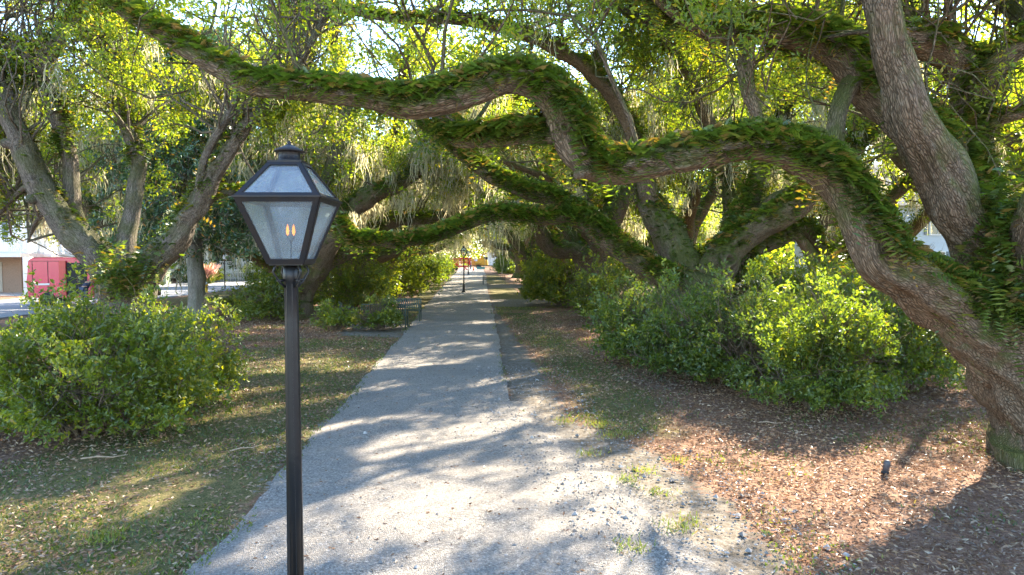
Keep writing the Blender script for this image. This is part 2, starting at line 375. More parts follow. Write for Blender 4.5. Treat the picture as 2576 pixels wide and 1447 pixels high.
def leaves(C, D, L, Wd, fold=.12):
    """diamond leaves: C base (N,3), D dir (N,3)"""
    N = len(C); D = nrm(D); S = nrm(np.cross(D, rng.normal(size=(N, 3)))); Nn = np.cross(D, S)
    L = np.broadcast_to(L, N)[:, None]; Wd = np.broadcast_to(Wd, N)[:, None]
    mid = C + D * L * .45
    V = np.stack([C, mid + S * Wd / 2 + Nn * L * fold, C + D * L, mid - S * Wd / 2 + Nn * L * fold], 1).reshape(-1, 3)
    return V, np.arange(N * 4).reshape(N, 4)
def pick(P, M, lo=.2, hi=1.0):
    """random points on batch of polylines (B,n,3) -> pos, tangent, t"""
    B, n, _ = P.shape; b_ = rng.integers(0, B, M); t = lo + (hi - lo) * rng.random(M); f = t * (n - 1); i = np.minimum(f.astype(int), n - 2); fr = (f - i)[:, None]
    return P[b_, i] * (1 - fr) + P[b_, i + 1] * fr, nrm(P[b_, i + 1] - P[b_, i]), t
def catmull(pts, step):
    pts = np.asarray(pts, float); P = np.vstack([2 * pts[0] - pts[1], pts, 2 * pts[-1] - pts[-2]]); out = []
    for i in range(1, len(P) - 2):
        L = np.linalg.norm(P[i + 1][:3] - P[i][:3]); k = max(2, int(L / step))
        for j in range(k):
            t = j / k; out.append(.5 * ((2 * P[i]) + (-P[i - 1] + P[i + 1]) * t + (2 * P[i - 1] - 5 * P[i] + 4 * P[i + 1] - P[i + 2]) * t * t + (-P[i - 1] + 3 * P[i] - 3 * P[i + 1] + P[i + 2]) * t ** 3))
    out.append(pts[-1]); return np.array(out)
def limb_mesh(pts4, k=20, step=.12, rough=.12, seed=0):
    """pts4 (n,4): xyz + radius; returns V,F,bark and resampled centreline"""
    C = catmull(pts4, step); P = C[:, :3].copy(); r = np.maximum(C[:, 3], .004); n = len(P)
    rs = np.random.default_rng(seed + 11)
    wob = sum(np.sin(np.arange(n)[:, None] * step * f_ + rs.random(3) * 6.3) * a_ for f_, a_ in ((2.3, .10), (5.1, .07), (9.7, .05)))
    P += wob * r[:, None] * .5
    T = nrm(np.gradient(P, axis=0)); A = np.zeros_like(P); a = np.cross(T[0], [0.2, .9, .3]); a /= np.linalg.norm(a)
    for i in range(n):
        a = a - T[i] * (a @ T[i]); a /= np.linalg.norm(a); A[i] = a
    B = np.cross(T, A); th = np.arange(k) / k * 2 * np.pi; s = np.arange(n) * step
    ct, st_ = np.cos(th), np.sin(th); Dm = np.ones((n, k))
    for q in range(9):
        w_ = rs.normal(size=2) * (1.2 + q * .5); f_ = rs.uniform(.5, 6) ; ph = rs.random() * 6.3
        Dm += rough * .33 * np.sin(w_[0] * ct[None] * 1.6 + w_[1] * st_[None] * 1.6 + f_ * s[:, None] + ph)
    Dm += rough * .35 * np.sin(th[None] * int(5 + k / 5) + 1.5 * np.sin(s[:, None] * 2.1) + s[:, None] * .8)
    rad = r[:, None] * Dm
    V = P[:, None] + rad[..., None] * (A[:, None] * ct[:, None] + B[:, None] * st_[:, None])
    bk = np.stack(np.broadcast_arrays(r[:, None] * ct, r[:, None] * st_, s[:, None] + seed * 3.1), -1)
    base = (np.arange(n - 1)[:, None] * k + np.arange(k)[None]); nx_ = (np.arange(n - 1)[:, None] * k + (np.arange(k)[None] + 1) % k)
    Fq = np.stack([base, nx_, nx_ + k, base + k], -1).reshape(-1, 4)
    V = V.reshape(-1, 3); bk = bk.reshape(-1, 3)
    V = np.vstack([V, P[:1], P[-1:] + T[-1] * r[-1] * .3]); bk = np.vstack([bk, bk[:1], bk[-1:]]); c0 = len(V) - 2; c1 = len(V) - 1
    kk = np.arange(k); t0 = np.stack([np.full(k, c0), (kk + 1) % k, kk], 1); e = (n - 1) * k; t1 = np.stack([np.full(k, c1), e + kk, e + (kk + 1) % k], 1)
    return V, [Fq, np.vstack([t0, t1])], bk, P, r
class Frond:
    def __init__(s): s.V = []; s.F = []; s.n = 0; s.r = []
    def add(s, C, D, L, pairs=6, droop=.5, wid=.32, rnd=None):
        N = len(C)
        if N == 0: return
        D = nrm(D); S = nrm(np.cross(D, [0, 0, 1.0]) + rng.normal(size=(N, 3)) * .25); L = np.broadcast_to(L, N)[:, None]
        rr = rng.random(N) if rnd is None else rnd
        for j in range(pairs):
            t = (j + .6) / pairs; p = C + D * L * t + np.array([0, 0, -1.0]) * L * droop * t * t
            ln = L * wid * math.sin(math.pi * (.12 + .82 * t)) ; wd = L / pairs * .75
            for sg in (-1, 1):
                tip = p + S * ln * sg + D * wd * .7; q = p + D * wd
                Vt = np.stack([p, q, tip], 1).reshape(-1, 3); s.V.append(Vt); s.F.append(np.arange(N * 3).reshape(N, 3) + s.n); s.n += N * 3; s.r.append(rr)
    def build(s, name, mat, parent, off):
        if not s.V: return
        return npmesh(name, np.vstack(s.V) - off, [np.vstack(s.F)], mat, parent, fattr=np.concatenate(s.r))
def ferns_on(fr, P, r, dens, L, t0=0, t1=1, pairs=6, spread=1.15, bed=None):
    """fronds along the upper side of a limb; P centreline, r radii"""
    n = len(P); seg = np.linalg.norm(np.diff(P, axis=0), axis=1).sum() * (t1 - t0); N = int(seg * dens)
    if N <= 0: return
    t = t0 + (t1 - t0) * rng.random(N)
    pat = .5 + .5 * np.sin(t * seg * 2.3 + rng.random() * 6) * np.sin(t * seg * 5.1 + 1); t = t[rng.random(N) < .12 + .95 * pat]; N = len(t)
    f = t * (n - 1); i = np.minimum(f.astype(int), n - 2); q = (f - i)[:, None]; c = P[i] * (1 - q) + P[i + 1] * q; rr = r[i]
    T = nrm(P[i + 1] - P[i]); up = np.array([0, 0, 1.0]) - T * T[:, 2:3]; bad = np.linalg.norm(up, axis=1) < .25
    up[bad] += np.array([-.3, -.5, 0]); up = nrm(up); sd = np.cross(T, up); a = rng.normal(size=N) * spread * .75; a = np.clip(a, -1.9, 1.9)
    o = up * np.cos(a)[:, None] + sd * np.sin(a)[:, None]
    D = o * 1.0 + T * rng.normal(size=(N, 1)) * .6 + rng.normal(size=(N, 3)) * .35
    fr.add(c + o * rr[:, None] * .93, D, L * rng.uniform(.4, 1.5, N), pairs, .65)
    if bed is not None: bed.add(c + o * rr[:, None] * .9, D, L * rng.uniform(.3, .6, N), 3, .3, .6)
def moss_at(C, n_per, L, wd):
    """hanging strands below points C -> V,F"""
    M = len(C) * n_per; c = np.repeat(C, n_per, 0) + rng.normal(size=(M, 3)) * np.array([.16, .16, .05]) * (wd / .03) ** .5
    ln = np.repeat(L * rng.uniform(.4, 1.4, len(C)), n_per) * rng.uniform(.35, 1.1, M); n = 6
    t = np.linspace(0, 1, n); P = c[:, None] + np.zeros((M, n, 3)); P[:, :, 2] -= ln[:, None] * t
    P[:, :, :2] += np.cumsum(rng.normal(size=(M, n, 2)) * .07, 1) * (ln[:, None, None]) ; P[:, :, :2] += (rng.normal(size=(M, 1, 2)) * .06) * t[None, :, None]
    a = rng.random(M) * np.pi; S = np.stack([np.cos(a), np.sin(a), np.zeros(M)], 1)[:, None]
    ww = wd * np.array([.5, 1, .9, .7, .45, .08])[None, :, None] * rng.uniform(.5, 1.5, (M, n, 1))
    V = np.stack([P - S * ww, P + S * ww], 2).reshape(-1, 3)
    b_ = (np.arange(M)[:, None] * n + np.arange(n - 1)[None]).ravel() * 2
    return V, np.stack([b_, b_ + 1, b_ + 3, b_ + 2], 1), np.repeat(rng.random(M), n - 1)
def pathx(y): return -1.15 - .054 * y
def clear(P, near=4.6):
    """keep-mask: camera surroundings and the walk under the arch stay open"""
    x, y, z = P[..., 0], P[..., 1], P[..., 2]
    k = (np.linalg.norm(P - np.array([0, 0, CAMZ]), axis=-1) > near)
    k &= ~((np.abs(x - pathx(y)) < 3.6) & (z < 3.4 + np.clip(y - 8, 0, 60) * .03))
    k &= z > 2.7
    return k

def clump(P, s=2.1, seed=0.0):
    x, y, z = P[..., 0] / s + seed, P[..., 1] / s + seed * 1.7, P[..., 2] / s * 1.5
    return (np.sin(x * 2.1 + 1.3 * np.sin(y * 1.7 + z)) + np.sin(y * 2.3 + 1.1 * np.sin(z * 1.9 + x * 1.3)) + np.sin(z * 2.4 + 1.2 * np.sin(x * 1.8 - y * 1.1))) / 3
def gaps(P):
    """leaf keep-mask: open shafts in the near crowns, aligned with the sun"""
    k = P[:, 2] / math.tan(SUN_EL); gx = P[:, 0] - k * math.sin(SUN_AZ); gy = P[:, 1] - k * math.cos(SUN_AZ)
    a = gx * math.sin(SUN_AZ) + gy * math.cos(SUN_AZ); b_ = gx * math.cos(SUN_AZ) - gy * math.sin(SUN_AZ)
    n = fbm(b_ + 40 + .25 * np.sin(a * 1.3), a * .42 + 60, 1.15, 3, 21)
    return (n < .492 + .03 * rng.normal(size=len(P))) | (gy > 34) | (gy < 2)
def grow(name, root, off, limbs, n1, n2, n3, nl, Ls, leaf, mats, moss=None, keep=None, t0=.35, L1=(1.8, 3.8), up=.16, L2=(.8, 1.7), zr=None, lim_w=None, cth=-.02, cs=1.7, shaft=True):
    """limbs: list of (P,r). adds children branches, crown, spanish_moss to root"""
    Pl = []
    for P, r in limbs:
        idx = np.linspace(0, len(P) - 1, 24); i = np.minimum(idx.astype(int), len(P) - 2); Pl.append(P[i] + (P[i + 1] - P[i]) * (idx - i)[:, None])
    Pl = np.array(Pl); lens = np.array([np.linalg.norm(np.diff(p, axis=0), axis=1).sum() for p in Pl])
    if lim_w is not None: lens = lens * np.array(lim_w)
    b_ = rng.choice(len(Pl), n1, p=lens / lens.sum()); t = t0 + (1 - t0) * rng.random(n1); f = t * 23; i = np.minimum(f.astype(int), 22); fr_ = (f - i)[:, None]
    p = Pl[b_, i] * (1 - fr_) + Pl[b_, i + 1] * fr_; T = nrm(Pl[b_, i + 1] - Pl[b_, i])
    D = T * .5 + rng.normal(size=(n1, 3)) * .75 + np.array([0, 0, .75]); LL = rng.uniform(*L1, n1)
    B1 = wander(p, D, LL, 8, up * .5, .33)
    q, T2, tt = pick(B1, n1 * n2, .2, 1); B2 = wander(q, T2 * .7 + rng.normal(size=q.shape) * .7, rng.uniform(*L2, len(q)), 5, up * .3, .3)
    kp = keep(B2[:, -1]) if keep else np.ones(len(B2), bool); kp &= clump(B2[:, -1] + off, cs, n1 * .01) > cth + .12 * rng.normal(size=len(B2)); B2 = B2[kp]
    kp1 = keep(B1[:, 4]) if keep else np.ones(len(B1), bool); B1 = B1[kp1]; LL = LL[kp1]
    q, T3, _ = pick(B2, len(B2) * n3, .25, 1); B3 = wander(q, T3 * .6 + rng.normal(size=q.shape) * .7 + np.array([0, 0, -.1]), rng.uniform(.3, .65, len(q)) * (Ls / .07) ** .35, 3, -.05, .25)
    if keep: B3 = B3[keep(B3[:, -1])]
    V = []; Fc = []; bk = []; o = 0
    for (B, ra, rb, k) in ((B1, LL * .010, .009, 5), (B2, .012, .005, 3)):
        v, f_, b2 = batch_tube(B, np.broadcast_to(ra, len(B)), np.broadcast_to(rb, len(B)), k); V.append(v); Fc.append(f_ + o); bk.append(b2); o += len(v)
    npmesh('branches', np.vstack(V) - off, [np.vstack(Fc)], mats[0], root, vattr=np.vstack(bk), smooth=True)
    NL = len(B3) * nl; c, T4, _ = pick(B3, NL, .1, 1); c = c + rng.normal(size=c.shape) * Ls * .7
    if keep: kk = keep(c); c = c[kk]; T4 = T4[kk]
    if shaft: kk = gaps(c); c = c[kk]; T4 = T4[kk]
    sz = Ls * rng.uniform(.6, 1.35, len(c)); v, f_ = leaves(c, T4 * .5 + rng.normal(size=c.shape) * .7 + np.array([0, 0, .05]), sz, sz * leaf)
    npmesh('crown', v - off, [f_], mats[1], root, fattr=rng.random(len(c)) ** 1.15)
    if moss:
        nm, per, ml, mw = moss[:4]; q, _, _ = pick(np.concatenate([B2[:, ::2]]), int(nm * 2.2), .1, 1); q = q[np.argsort(q[:, 2])[:nm]]
        if len(moss) > 4: q = q[moss[4](q)]
        if len(q):
            v, f_, r_ = moss_at(q, per, ml, mw)
            npmesh('hanging_moss', v - off, [f_], M_moss, root, fattr=r_)
    return B1, B2

# ------------------------------------------------------------------ near oaks, limb by limb (view position, distance, width)
def limb(root, off, pts, mat, k=22, step=.1, rough=.13, seed=1, name='limb'):
    """pts: (u, v, dist, width in view px)"""
    p4 = np.array([[*W(u, v, d), wpx * .5 * d / F] for (u, v, d, wpx) in pts])
    V, Fc, bk, P, r = limb_mesh(p4, k, step, rough, seed)
    npmesh(name, V - off, Fc, mat, root, smooth=True, vattr=bk)
    return P, r
def knot(root, off, u, v, d, wpx, nd, mat, seed=3):
    """a healed branch scar: ring with hollow"""
    c = W(u, v, d); R0 = wpx * .5 * d / F; nd = nrm(np.array(nd, float)); A = nrm(np.cross(nd, [0, 0, 1.])); B = np.cross(nd, A)
    k = 18; prof = [(1.5, -.6), (1.25, .1), (1.0, .45), (.72, .5), (.5, .3), (.34, -.1), (.05, -.3)]; rs = np.random.default_rng(seed)
    V = []
    for (ra, h) in prof:
        for j in range(k):
            th = j / k * 2 * math.pi; q = 1 + .1 * math.sin(3 * th + seed) + rs.normal() * .03
            V.append(c + nd * h * R0 + (A * math.cos(th) + B * math.sin(th)) * ra * R0 * q)
    V = np.array(V); n = len(prof); base = (np.arange(n - 1)[:, None] * k + np.arange(k)); nx_ = (np.arange(n - 1)[:, None] * k + (np.arange(k) + 1) % k)
    npmesh('branch_scar', V - off, [np.stack([base, base + k, nx_ + k, nx_], -1).reshape(-1, 4)], mat, root, smooth=True, vattr=(V - c) * 2)

# --- right foreground oak
b0 = G(2640, 1185); off = np.array([b0[0], b0[1], 0.0])
oakA = empty('live_oak', off, 0, 'huge fern-covered live oak at the right edge whose low limb sweeps across the whole walk', 'tree', 'old live oaks beside the walk')
LA = {}
LA['trunk'] = limb(oakA, off, [(2700, 1300, 8.35, 420), (2690, 1190, 8.35, 345), (2672, 1090, 8.38, 310), (2632, 1005, 8.35, 262), (2570, 925, 8.25, 212), (2500, 860, 8.1, 172), (2430, 803, 7.92, 140)], M_bark, 40, .07, .13, 17, 'trunk')
LA['main'] = limb(oakA, off, [(2740, 1240, 8.6, 185), (2672, 1120, 8.4, 198), (2612, 1000, 8.35, 185), (2545, 905, 8.2, 171), (2460, 822, 8.0, 152), (2375, 762, 7.8, 138), (2290, 708, 7.6, 131), (2215, 655, 7.45, 118), (2180, 575, 7.4, 103), (2140, 500, 7.4, 91), (2080, 430, 7.4, 91), (2000, 383, 7.4, 90), (1900, 366, 7.4, 78), (1790, 382, 7.4, 74), (1680, 398, 7.4, 73), (1590, 418, 7.35, 71), (1515, 420, 7.3, 74), (1458, 388, 7.2, 78), (1425, 325, 7.1, 81), (1395, 262, 7.0, 74), (1345, 212, 6.95, 69), (1270, 200, 6.9, 73), (1190, 222, 6.85, 73), (1110, 250, 6.8, 71), (1020, 262, 6.8, 66), (930, 246, 6.8, 57), (830, 232, 6.8, 54), (730, 224, 6.8, 52), (640, 215, 6.8, 56), (570, 180, 6.85, 51), (490, 135, 6.9, 45), (420, 92, 6.95, 42), (350, 50, 7.0, 39), (290, 8, 7.1, 35), (220, -60, 7.3, 30)], M_bark, 34, .055, .15, 2)
LA['side'] = limb(oakA, off, [(1440, 340, 7.15, 64), (1370, 338, 7.3, 50), (1290, 345, 7.5, 48), (1210, 348, 7.7, 44), (1150, 346, 7.9, 40), (1125, 322, 8.1, 30), (1098, 292, 8.3, 24), (1075, 262, 8.5, 14)], M_bark, 20, .07, .13, 8)
LA['second'] = limb(oakA, off, [(2700, 1060, 8.65, 170), (2660, 950, 8.55, 195), (2600, 850, 8.4, 184), (2530, 730, 8.3, 147), (2470, 610, 8.2, 136), (2405, 500, 8.0, 126), (2345, 400, 7.8, 114), (2295, 300, 7.6, 104), (2255, 200, 7.5, 90), (2232, 100, 7.4, 79), (2225, 0, 7.3, 73), (2215, -110, 7.2, 66)], M_bark, 36, .06, .16, 4)
LA['upper'] = limb(oakA, off, [(2340, 360, 8.3, 103), (2255, 270, 8.5, 110), (2170, 205, 8.6, 105), (2110, 130, 8.6, 84), (2020, 90, 8.6, 72), (1920, 74, 8.5, 66), (1820, 74, 8.5, 66), (1720, 32, 8.4, 54), (1650, -20, 8.3, 45), (1560, -90, 8.2, 35)], M_bark, 26, .07, .14, 6)
LA['back'] = limb(oakA, off, [(2690, 980, 8.8, 150), (2585, 800, 9.2, 120), (2500, 650, 9.6, 100), (2455, 520, 9.8, 92), (2440, 400, 9.9, 92), (2445, 300, 10.0, 90), (2440, 210, 10.0, 82), (2405, 150, 10.0, 76), (2350, 112, 9.8, 72), (2290, 100, 9.6, 68), (2200, 95, 9.5, 50)], M_bark, 24, .08, .14, 7)
LA['right'] = limb(oakA, off, [(2450, 240, 9.9, 66), (2490, 175, 9.8, 68), (2540, 130, 9.7, 64), (2610, 85, 9.6, 58), (2720, 20, 9.5, 50)], M_bark, 20, .08, .14, 9)
LA['r2'] = limb(oakA, off, [(2450, 330, 9.9, 40), (2520, 300, 9.8, 30), (2620, 268, 9.7, 26), (2720, 240, 9.6, 20)], M_bark, 14, .1, .14, 10)
LA['prop'] = limb(oakA, off, [(2150, 190, 8.55, 44), (2118, 260, 8.4, 40), (2104, 330, 8.2, 42), (2098, 400, 8.0, 46)], M_bark, 16, .07, .13, 12)
LA['hang'] = limb(oakA, off, [(1882, 85, 8.5, 36), (1874, 150, 8.45, 36), (1882, 215, 8.4, 34), (1900, 275, 8.4, 30), (1915, 320, 8.4, 22)], M_bark, 14, .06, .16, 13)
LA['corner'] = limb(oakA, off, [(2590, 800, 8.0, 130), (2600, 640, 7.6, 110), (2605, 560, 7.3, 90), (2640, 470, 7.0, 80), (2700, 380, 6.6, 70)], M_bark, 20, .08, .14, 14)
def wlimb(root, off, pts, seed):  # upper limbs added out of frame, to cast shade on the foreground
    V, Fc, bk, P, r = limb_mesh(np.array(pts, float), 14, .2, .14, seed); npmesh('limb', V - off, Fc, M_bark, root, smooth=True, vattr=bk); return P, r
e = W(2225, 0, 7.3)
LA['top'] = wlimb(oakA, off, [[*e, .17], [3.6, 8.4, 6.6, .15], [3.4, 10.5, 8.0, .13], [4.2, 13.5, 9.0, .1], [5.5, 17, 9.8, .05]], 51)
LA['topb'] = wlimb(oakA, off, [[3.9, 7.8, 6.2, .14], [2.5, 9.2, 8.2, .12], [1.6, 11.0, 9.2, .1], [2.0, 13.5, 9.8, .07], [2.6, 15.5, 10.2, .03]], 52)
LA['topc'] = wlimb(oakA, off, [[*W(2610, 85, 9.6), .16], [7.6, 11.5, 7.5, .14], [8.2, 14.0, 8.8, .11], [9.0, 17, 9.5, .05]], 53)
LA['topd'] = wlimb(oakA, off, [[4.2, 13.5, 9.0, .1], [5.0, 17, 9.8, .09], [5.2, 20, 10.4, .07], [4.0, 23.5, 11, .03]], 54)
LA['tope'] = wlimb(oakA, off, [[4.6, 15.5, 9.4, .1], [6.2, 18.5, 10.2, .08], [8.0, 21.0, 10.8, .06], [9.5, 23, 11, .03]], 55)
knot(oakA, off, 1421, 318, 6.92, 26, (-.15, -1, .0), M_bark, 3)
LA['stub'] = limb(oakA, off, [(1500, 425, 7.25, 40), (1465, 432, 7.05, 30), (1450, 440, 6.98, 22)], M_bark, 12, .05, .2, 15)
fr = Frond(); bed = Frond()
def fo(key, dens, L, t0=0, t1=1, **k_): ferns_on(fr, *LA[key], dens, L, t0, t1, bed=bed, **k_)
fo('main', 900, .2, .10, .33, spread=.95); fo('main', 2400, .19, .33, .66, spread=1.3); fo('main', 1500, .165, .66, 1, spread=1.1)
fo('side', 2000, .19); fo('second', 450, .18, .0, .42, spread=1.6); fo('upper', 2200, .2, spread=1.35); fo('back', 800, .2); fo('right', 800, .18); fo('r2', 500, .14)
fo('trunk', 500, .18, .62, 1, spread=.8); fo('hang', 120, .12); fo('corner', 500, .18, 0, .7)
# fern thicket in the crotch of the tree
C = np.vstack([W(u_, v_, 7.8) + rng.normal(size=(n_, 3)) * np.array([a_, .15, b_]) for (u_, v_, n_, a_, b_) in ((2520, 745, 1700, .30, .2), (2520, 620, 700, .12, .25), (2500, 520, 350, .1, .2), (2400, 735, 500, .2, .1))]); fr.add(C, rng.normal(size=C.shape) + np.array([0, -.6, .5]), .2 * rng.uniform(.6, 1.3, len(C)), 6, .6)
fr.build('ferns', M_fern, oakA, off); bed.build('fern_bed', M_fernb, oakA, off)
keepA = lambda P: clear(P, 5.2) & (P[..., 2] > 4.6) & ~((P[..., 0] > 2.6) & (P[..., 1] < 8.0) & (P[..., 2] < 6.6))
grow('oakA', oakA, off, [LA[k_] for k_ in ('main', 'second', 'upper', 'back', 'right', 'side')], 170, 9, 7, 20, .068, .46, (M_bark, M_oak), None, keepA, .3, (1.4, 3.4), .2, lim_w=[.08, .35, .9, 1, .8, .3], cs=1.3)
grow('oakA', oakA, off, [LA[k_] for k_ in ('top', 'topb', 'topc', 'topd', 'tope')], 290, 9, 6, 18, .10, .5, (M_bark, M_oak), None, lambda P: P[..., 2] > 6.3, .15, (2, 5), .05, cs=1.7, cth=.05)  # leaves added on those unseen limbs, dense enough to dapple path and lawn

# --- second oak on the right
b0 = G(1765, 860); off = np.array([b0[0], b0[1], 0.0]); dB = b0[1]
oakB = empty('live_oak', off, 0, 'forked live oak behind the right-hand shrubs, its long fern-covered limb arching left over the walk', 'tree', 'old live oaks beside the walk')
LB = {}
LB['trunk'] = limb(oakB, off, [(1765, 880, dB, 190), (1760, 800, dB, 165), (1755, 735, dB, 165), (1750, 690, dB, 150)], M_bark, 28, .15, .14, 21, 'trunk')
LB['a'] = limb(oakB, off, [(1750, 735, dB, 81), (1690, 705, dB - .4, 59), (1620, 668, dB - .8, 55), (1560, 625, dB - 1, 52), (1500, 580, dB - 1, 50), (1440, 530, dB - 1, 48), (1380, 496, dB - 1, 41), (1310, 478, dB - 1, 37), (1240, 445, dB - 1, 34), (1190, 412, dB - 1, 30), (1150, 380, dB - 1, 25), (1105, 345, dB - 1, 19), (1050, 310, dB - 1, 12)], M_bark, 20, .12, .14, 22)
LB['b'] = limb(oakB, off, [(1450, 540, dB - 1, 45), (1400, 547, dB - 1.2, 32), (1340, 545, dB - 1.5, 32), (1280, 540, dB - 1.8, 30), (1230, 543, dB - 2, 32), (1180, 562, dB - 2.2, 30), (1120, 585, dB - 2.4, 28), (1060, 603, dB - 2.6, 27), (1000, 612, dB - 2.8, 25), (940, 606, dB - 3, 23), (890, 606, dB - 3.1, 21), (862, 585, dB - 3.2, 18), (845, 545, dB - 3.3, 12)], M_bark, 18, .12, .14, 23)
LB['c'] = limb(oakB, off, [(1745, 720, dB + .1, 99), (1705, 640, dB + .3, 84), (1672, 575, dB + .6, 75), (1640, 525, dB + 1, 63), (1612, 480, dB + 1.4, 52), (1592, 430, dB + 1.8, 43), (1570, 340, dB + 2, 36), (1520, 240, dB + 2.2, 27), (1500, 130, dB + 2.4, 18)], M_bark, 22, .14, .15, 24)
LB['d'] = limb(oakB, off, [(1770, 735, dB, 108), (1805, 665, dB - .2, 90), (1850, 610, dB - .4, 75), (1910, 572, dB - .6, 68), (1975, 535, dB - .7, 64), (2035, 485, dB - .8, 57), (2090, 430, dB - .8, 50), (2150, 370, dB - .8, 41), (2230, 300, dB - .6, 30)], M_bark, 22, .13, .15, 25)
LB['e'] = limb(oakB, off, [(1835, 628, dB - .35, 54), (1862, 560, dB, 46), (1890, 490, dB + .3, 41), (1918, 420, dB + .5, 37), (1945, 350, dB + .6, 32), (1990, 250, dB + .6, 23)], M_bark, 16, .13, .15, 26)
LB['f'] = limb(oakB, off, [(1800, 700, dB + .5, 63), (1870, 640, dB + .8, 54), (1950, 600, dB + 1, 46), (2020, 572, dB + 1.2, 39), (2050, 600, dB + 1.3, 28), (2075, 632, dB + 1.3, 23), (2140, 640, dB + 1.3, 18)], M_bark, 16, .13, .15, 27)
LB['g'] = limb(oakB, off, [(1850, 700, dB + 1, 54), (1842, 600, dB + 2, 46), (1838, 520, dB + 2.5, 41), (1830, 440, dB + 3, 34), (1800, 330, dB + 3, 25)], M_bark, 14, .15, .15, 28)
LB['i'] = limb(oakB, off, [(1640, 525, dB + 1, 45), (1610, 400, dB + .5, 41), (1560, 270, dB, 37), (1470, 170, dB - 1, 34), (1340, 95, dB - 2, 28), (1180, 55, dB - 3, 23), (1000, 50, dB - 4, 18), (820, 20, dB - 4.5, 9)], M_bark, 16, .13, .15, 48)
LB['j'] = limb(oakB, off, [(1830, 440, dB + 3, 32), (1780, 300, dB + 2, 30), (1720, 170, dB + 1, 27), (1620, 60, dB, 23), (1480, -20, dB - 1, 14)], M_bark, 14, .13, .15, 49)
LB['h'] = limb(oakB, off, [(2030, 490, dB - .8, 36), (1960, 500, dB - .3, 36), (1900, 545, dB + .1, 30)], M_bark, 14, .15, .15, 29)
knot(oakB, off, 1834, 655, dB - .95, 34, (.1, -1, .1), M_bark, 5)
fr = Frond(); bed = Frond()
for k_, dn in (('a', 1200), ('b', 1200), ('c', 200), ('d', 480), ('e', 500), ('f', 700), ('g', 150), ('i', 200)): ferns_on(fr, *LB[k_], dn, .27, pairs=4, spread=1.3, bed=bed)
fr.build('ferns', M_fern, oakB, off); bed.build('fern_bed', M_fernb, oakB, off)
keepB = lambda P: clear(P) & ~((P[..., 1] < dB + .6) & (P[..., 2] < 7.0) & (P[..., 0] > -4.5) & (P[..., 0] < 9)) & (P[..., 2] > 3.9 + .25 * np.clip(4.5 - np.abs(P[..., 0] - pathx(P[..., 1])), 0, 4))
grow('oakB', oakB, off, [LB[k_] for k_ in ('a', 'b', 'c', 'd', 'e', 'f', 'g', 'i', 'j')], 370, 8, 7, 19, .10, .5, (M_bark, M_oak), (200, 24, 1.0, .011), keepB, .35, (1.8, 4.4), .25, lim_w=[1.0, .35, 1.3, 1.3, 1.2, .6, 1.2, .8, 1.5], cth=.06)

# --- left oak with four stems
b0 = G(322, 905); off = np.array([b0[0], b0[1], 0.0]); dC = b0[1]
oakC = empty('live_oak', off, 0, 'grey barked live oak on the left with four stems spreading from one low fork', 'tree', 'old live oaks beside the walk')
LC = {}
LC['trunk'] = limb(oakC, off, [(322, 925, dC, 150), (325, 850, dC, 118), (322, 780, dC, 112), (318, 730, dC, 130), (316, 690, dC, 130)], M_barkg, 26, .12, .14, 31, 'trunk')
LC['a'] = limb(oakC, off, [(310, 740, dC, 86), (272, 680, dC, 73), (215, 612, dC - .1, 72), (160, 555, dC - .2, 65), (118, 490, dC - .3, 58), (82, 420, dC - .4, 55), (50, 350, dC - .5, 51), (22, 280, dC - .6, 44), (-10, 190, dC - .7, 39), (-60, 90, dC - .8, 34), (-120, -20, dC - .8, 25)], M_barkg, 22, .11, .15, 32)
LC['b'] = limb(oakC, off, [(205, 605, dC - .1, 60), (178, 545, dC + .1, 46), (178, 480, dC + .1, 39), (180, 420, dC + .1, 39), (166, 350, dC, 39), (142, 285, dC - .1, 37), (118, 225, dC - .2, 36), (105, 165, dC - .3, 37), (140, 115, dC - .4, 32), (166, 70, dC - .5, 27), (220, 10, dC - .6, 22), (270, -60, dC - .6, 17)], M_barkg, 20, .1, .16, 33)
LC['b2'] = limb(oakC, off, [(110, 185, dC - .25, 34), (60, 130, dC - .4, 30), (10, 108, dC - .5, 25), (-60, 70, dC - .6, 20)], M_barkg, 14, .1, .15, 34)
LC['c'] = limb(oakC, off, [(318, 730, dC + .1, 60), (316, 640, dC + .1, 43), (328, 560, dC + .2, 41), (342, 480, dC + .3, 37), (348, 410, dC + .4, 36), (334, 350, dC + .4, 34), (308, 290, dC + .5, 29), (290, 220, dC + .5, 25), (280, 140, dC + .6, 24), (268, 60, dC + .6, 18), (280, -40, dC + .6, 13)], M_barkg, 18, .1, .15, 35)
LC['d'] = limb(oakC, off, [(326, 740, dC, 77), (380, 668, dC - .1, 65), (440, 605, dC - .2, 61), (492, 530, dC - .3, 58), (520, 470, dC - .4, 49), (556, 408, dC - .5, 37), (600, 345, dC - .6, 32), (645, 290, dC - .7, 29), (710, 232, dC - .8, 24), (770, 130, dC - .9, 18), (830, 20, dC - 1, 13)], M_barkg, 22, .11, .15, 36)
LC['e'] = limb(oakC, off, [(105, 480, dC + .1, 22), (70, 470, dC + .8, 15), (30, 500, dC + 1.2, 12), (-20, 560, dC + 1.5, 6)], M_barkg, 10, .1, .15, 46)
LC['f'] = limb(oakC, off, [(150, 560, dC + .1, 17), (120, 530, dC + 1.0, 12), (90, 560, dC + 1.4, 8), (70, 610, dC + 1.7, 5)], M_barkg, 10, .1, .15, 47)
LC['d2'] = limb(oakC, off, [(510, 500, dC - .4, 34), (506, 440, dC - .6, 22), (520, 385, dC - .7, 20), (550, 330, dC - .8, 18), (580, 280, dC - .9, 17), (604, 225, dC - 1, 12)], M_barkg, 12, .1, .15, 37)
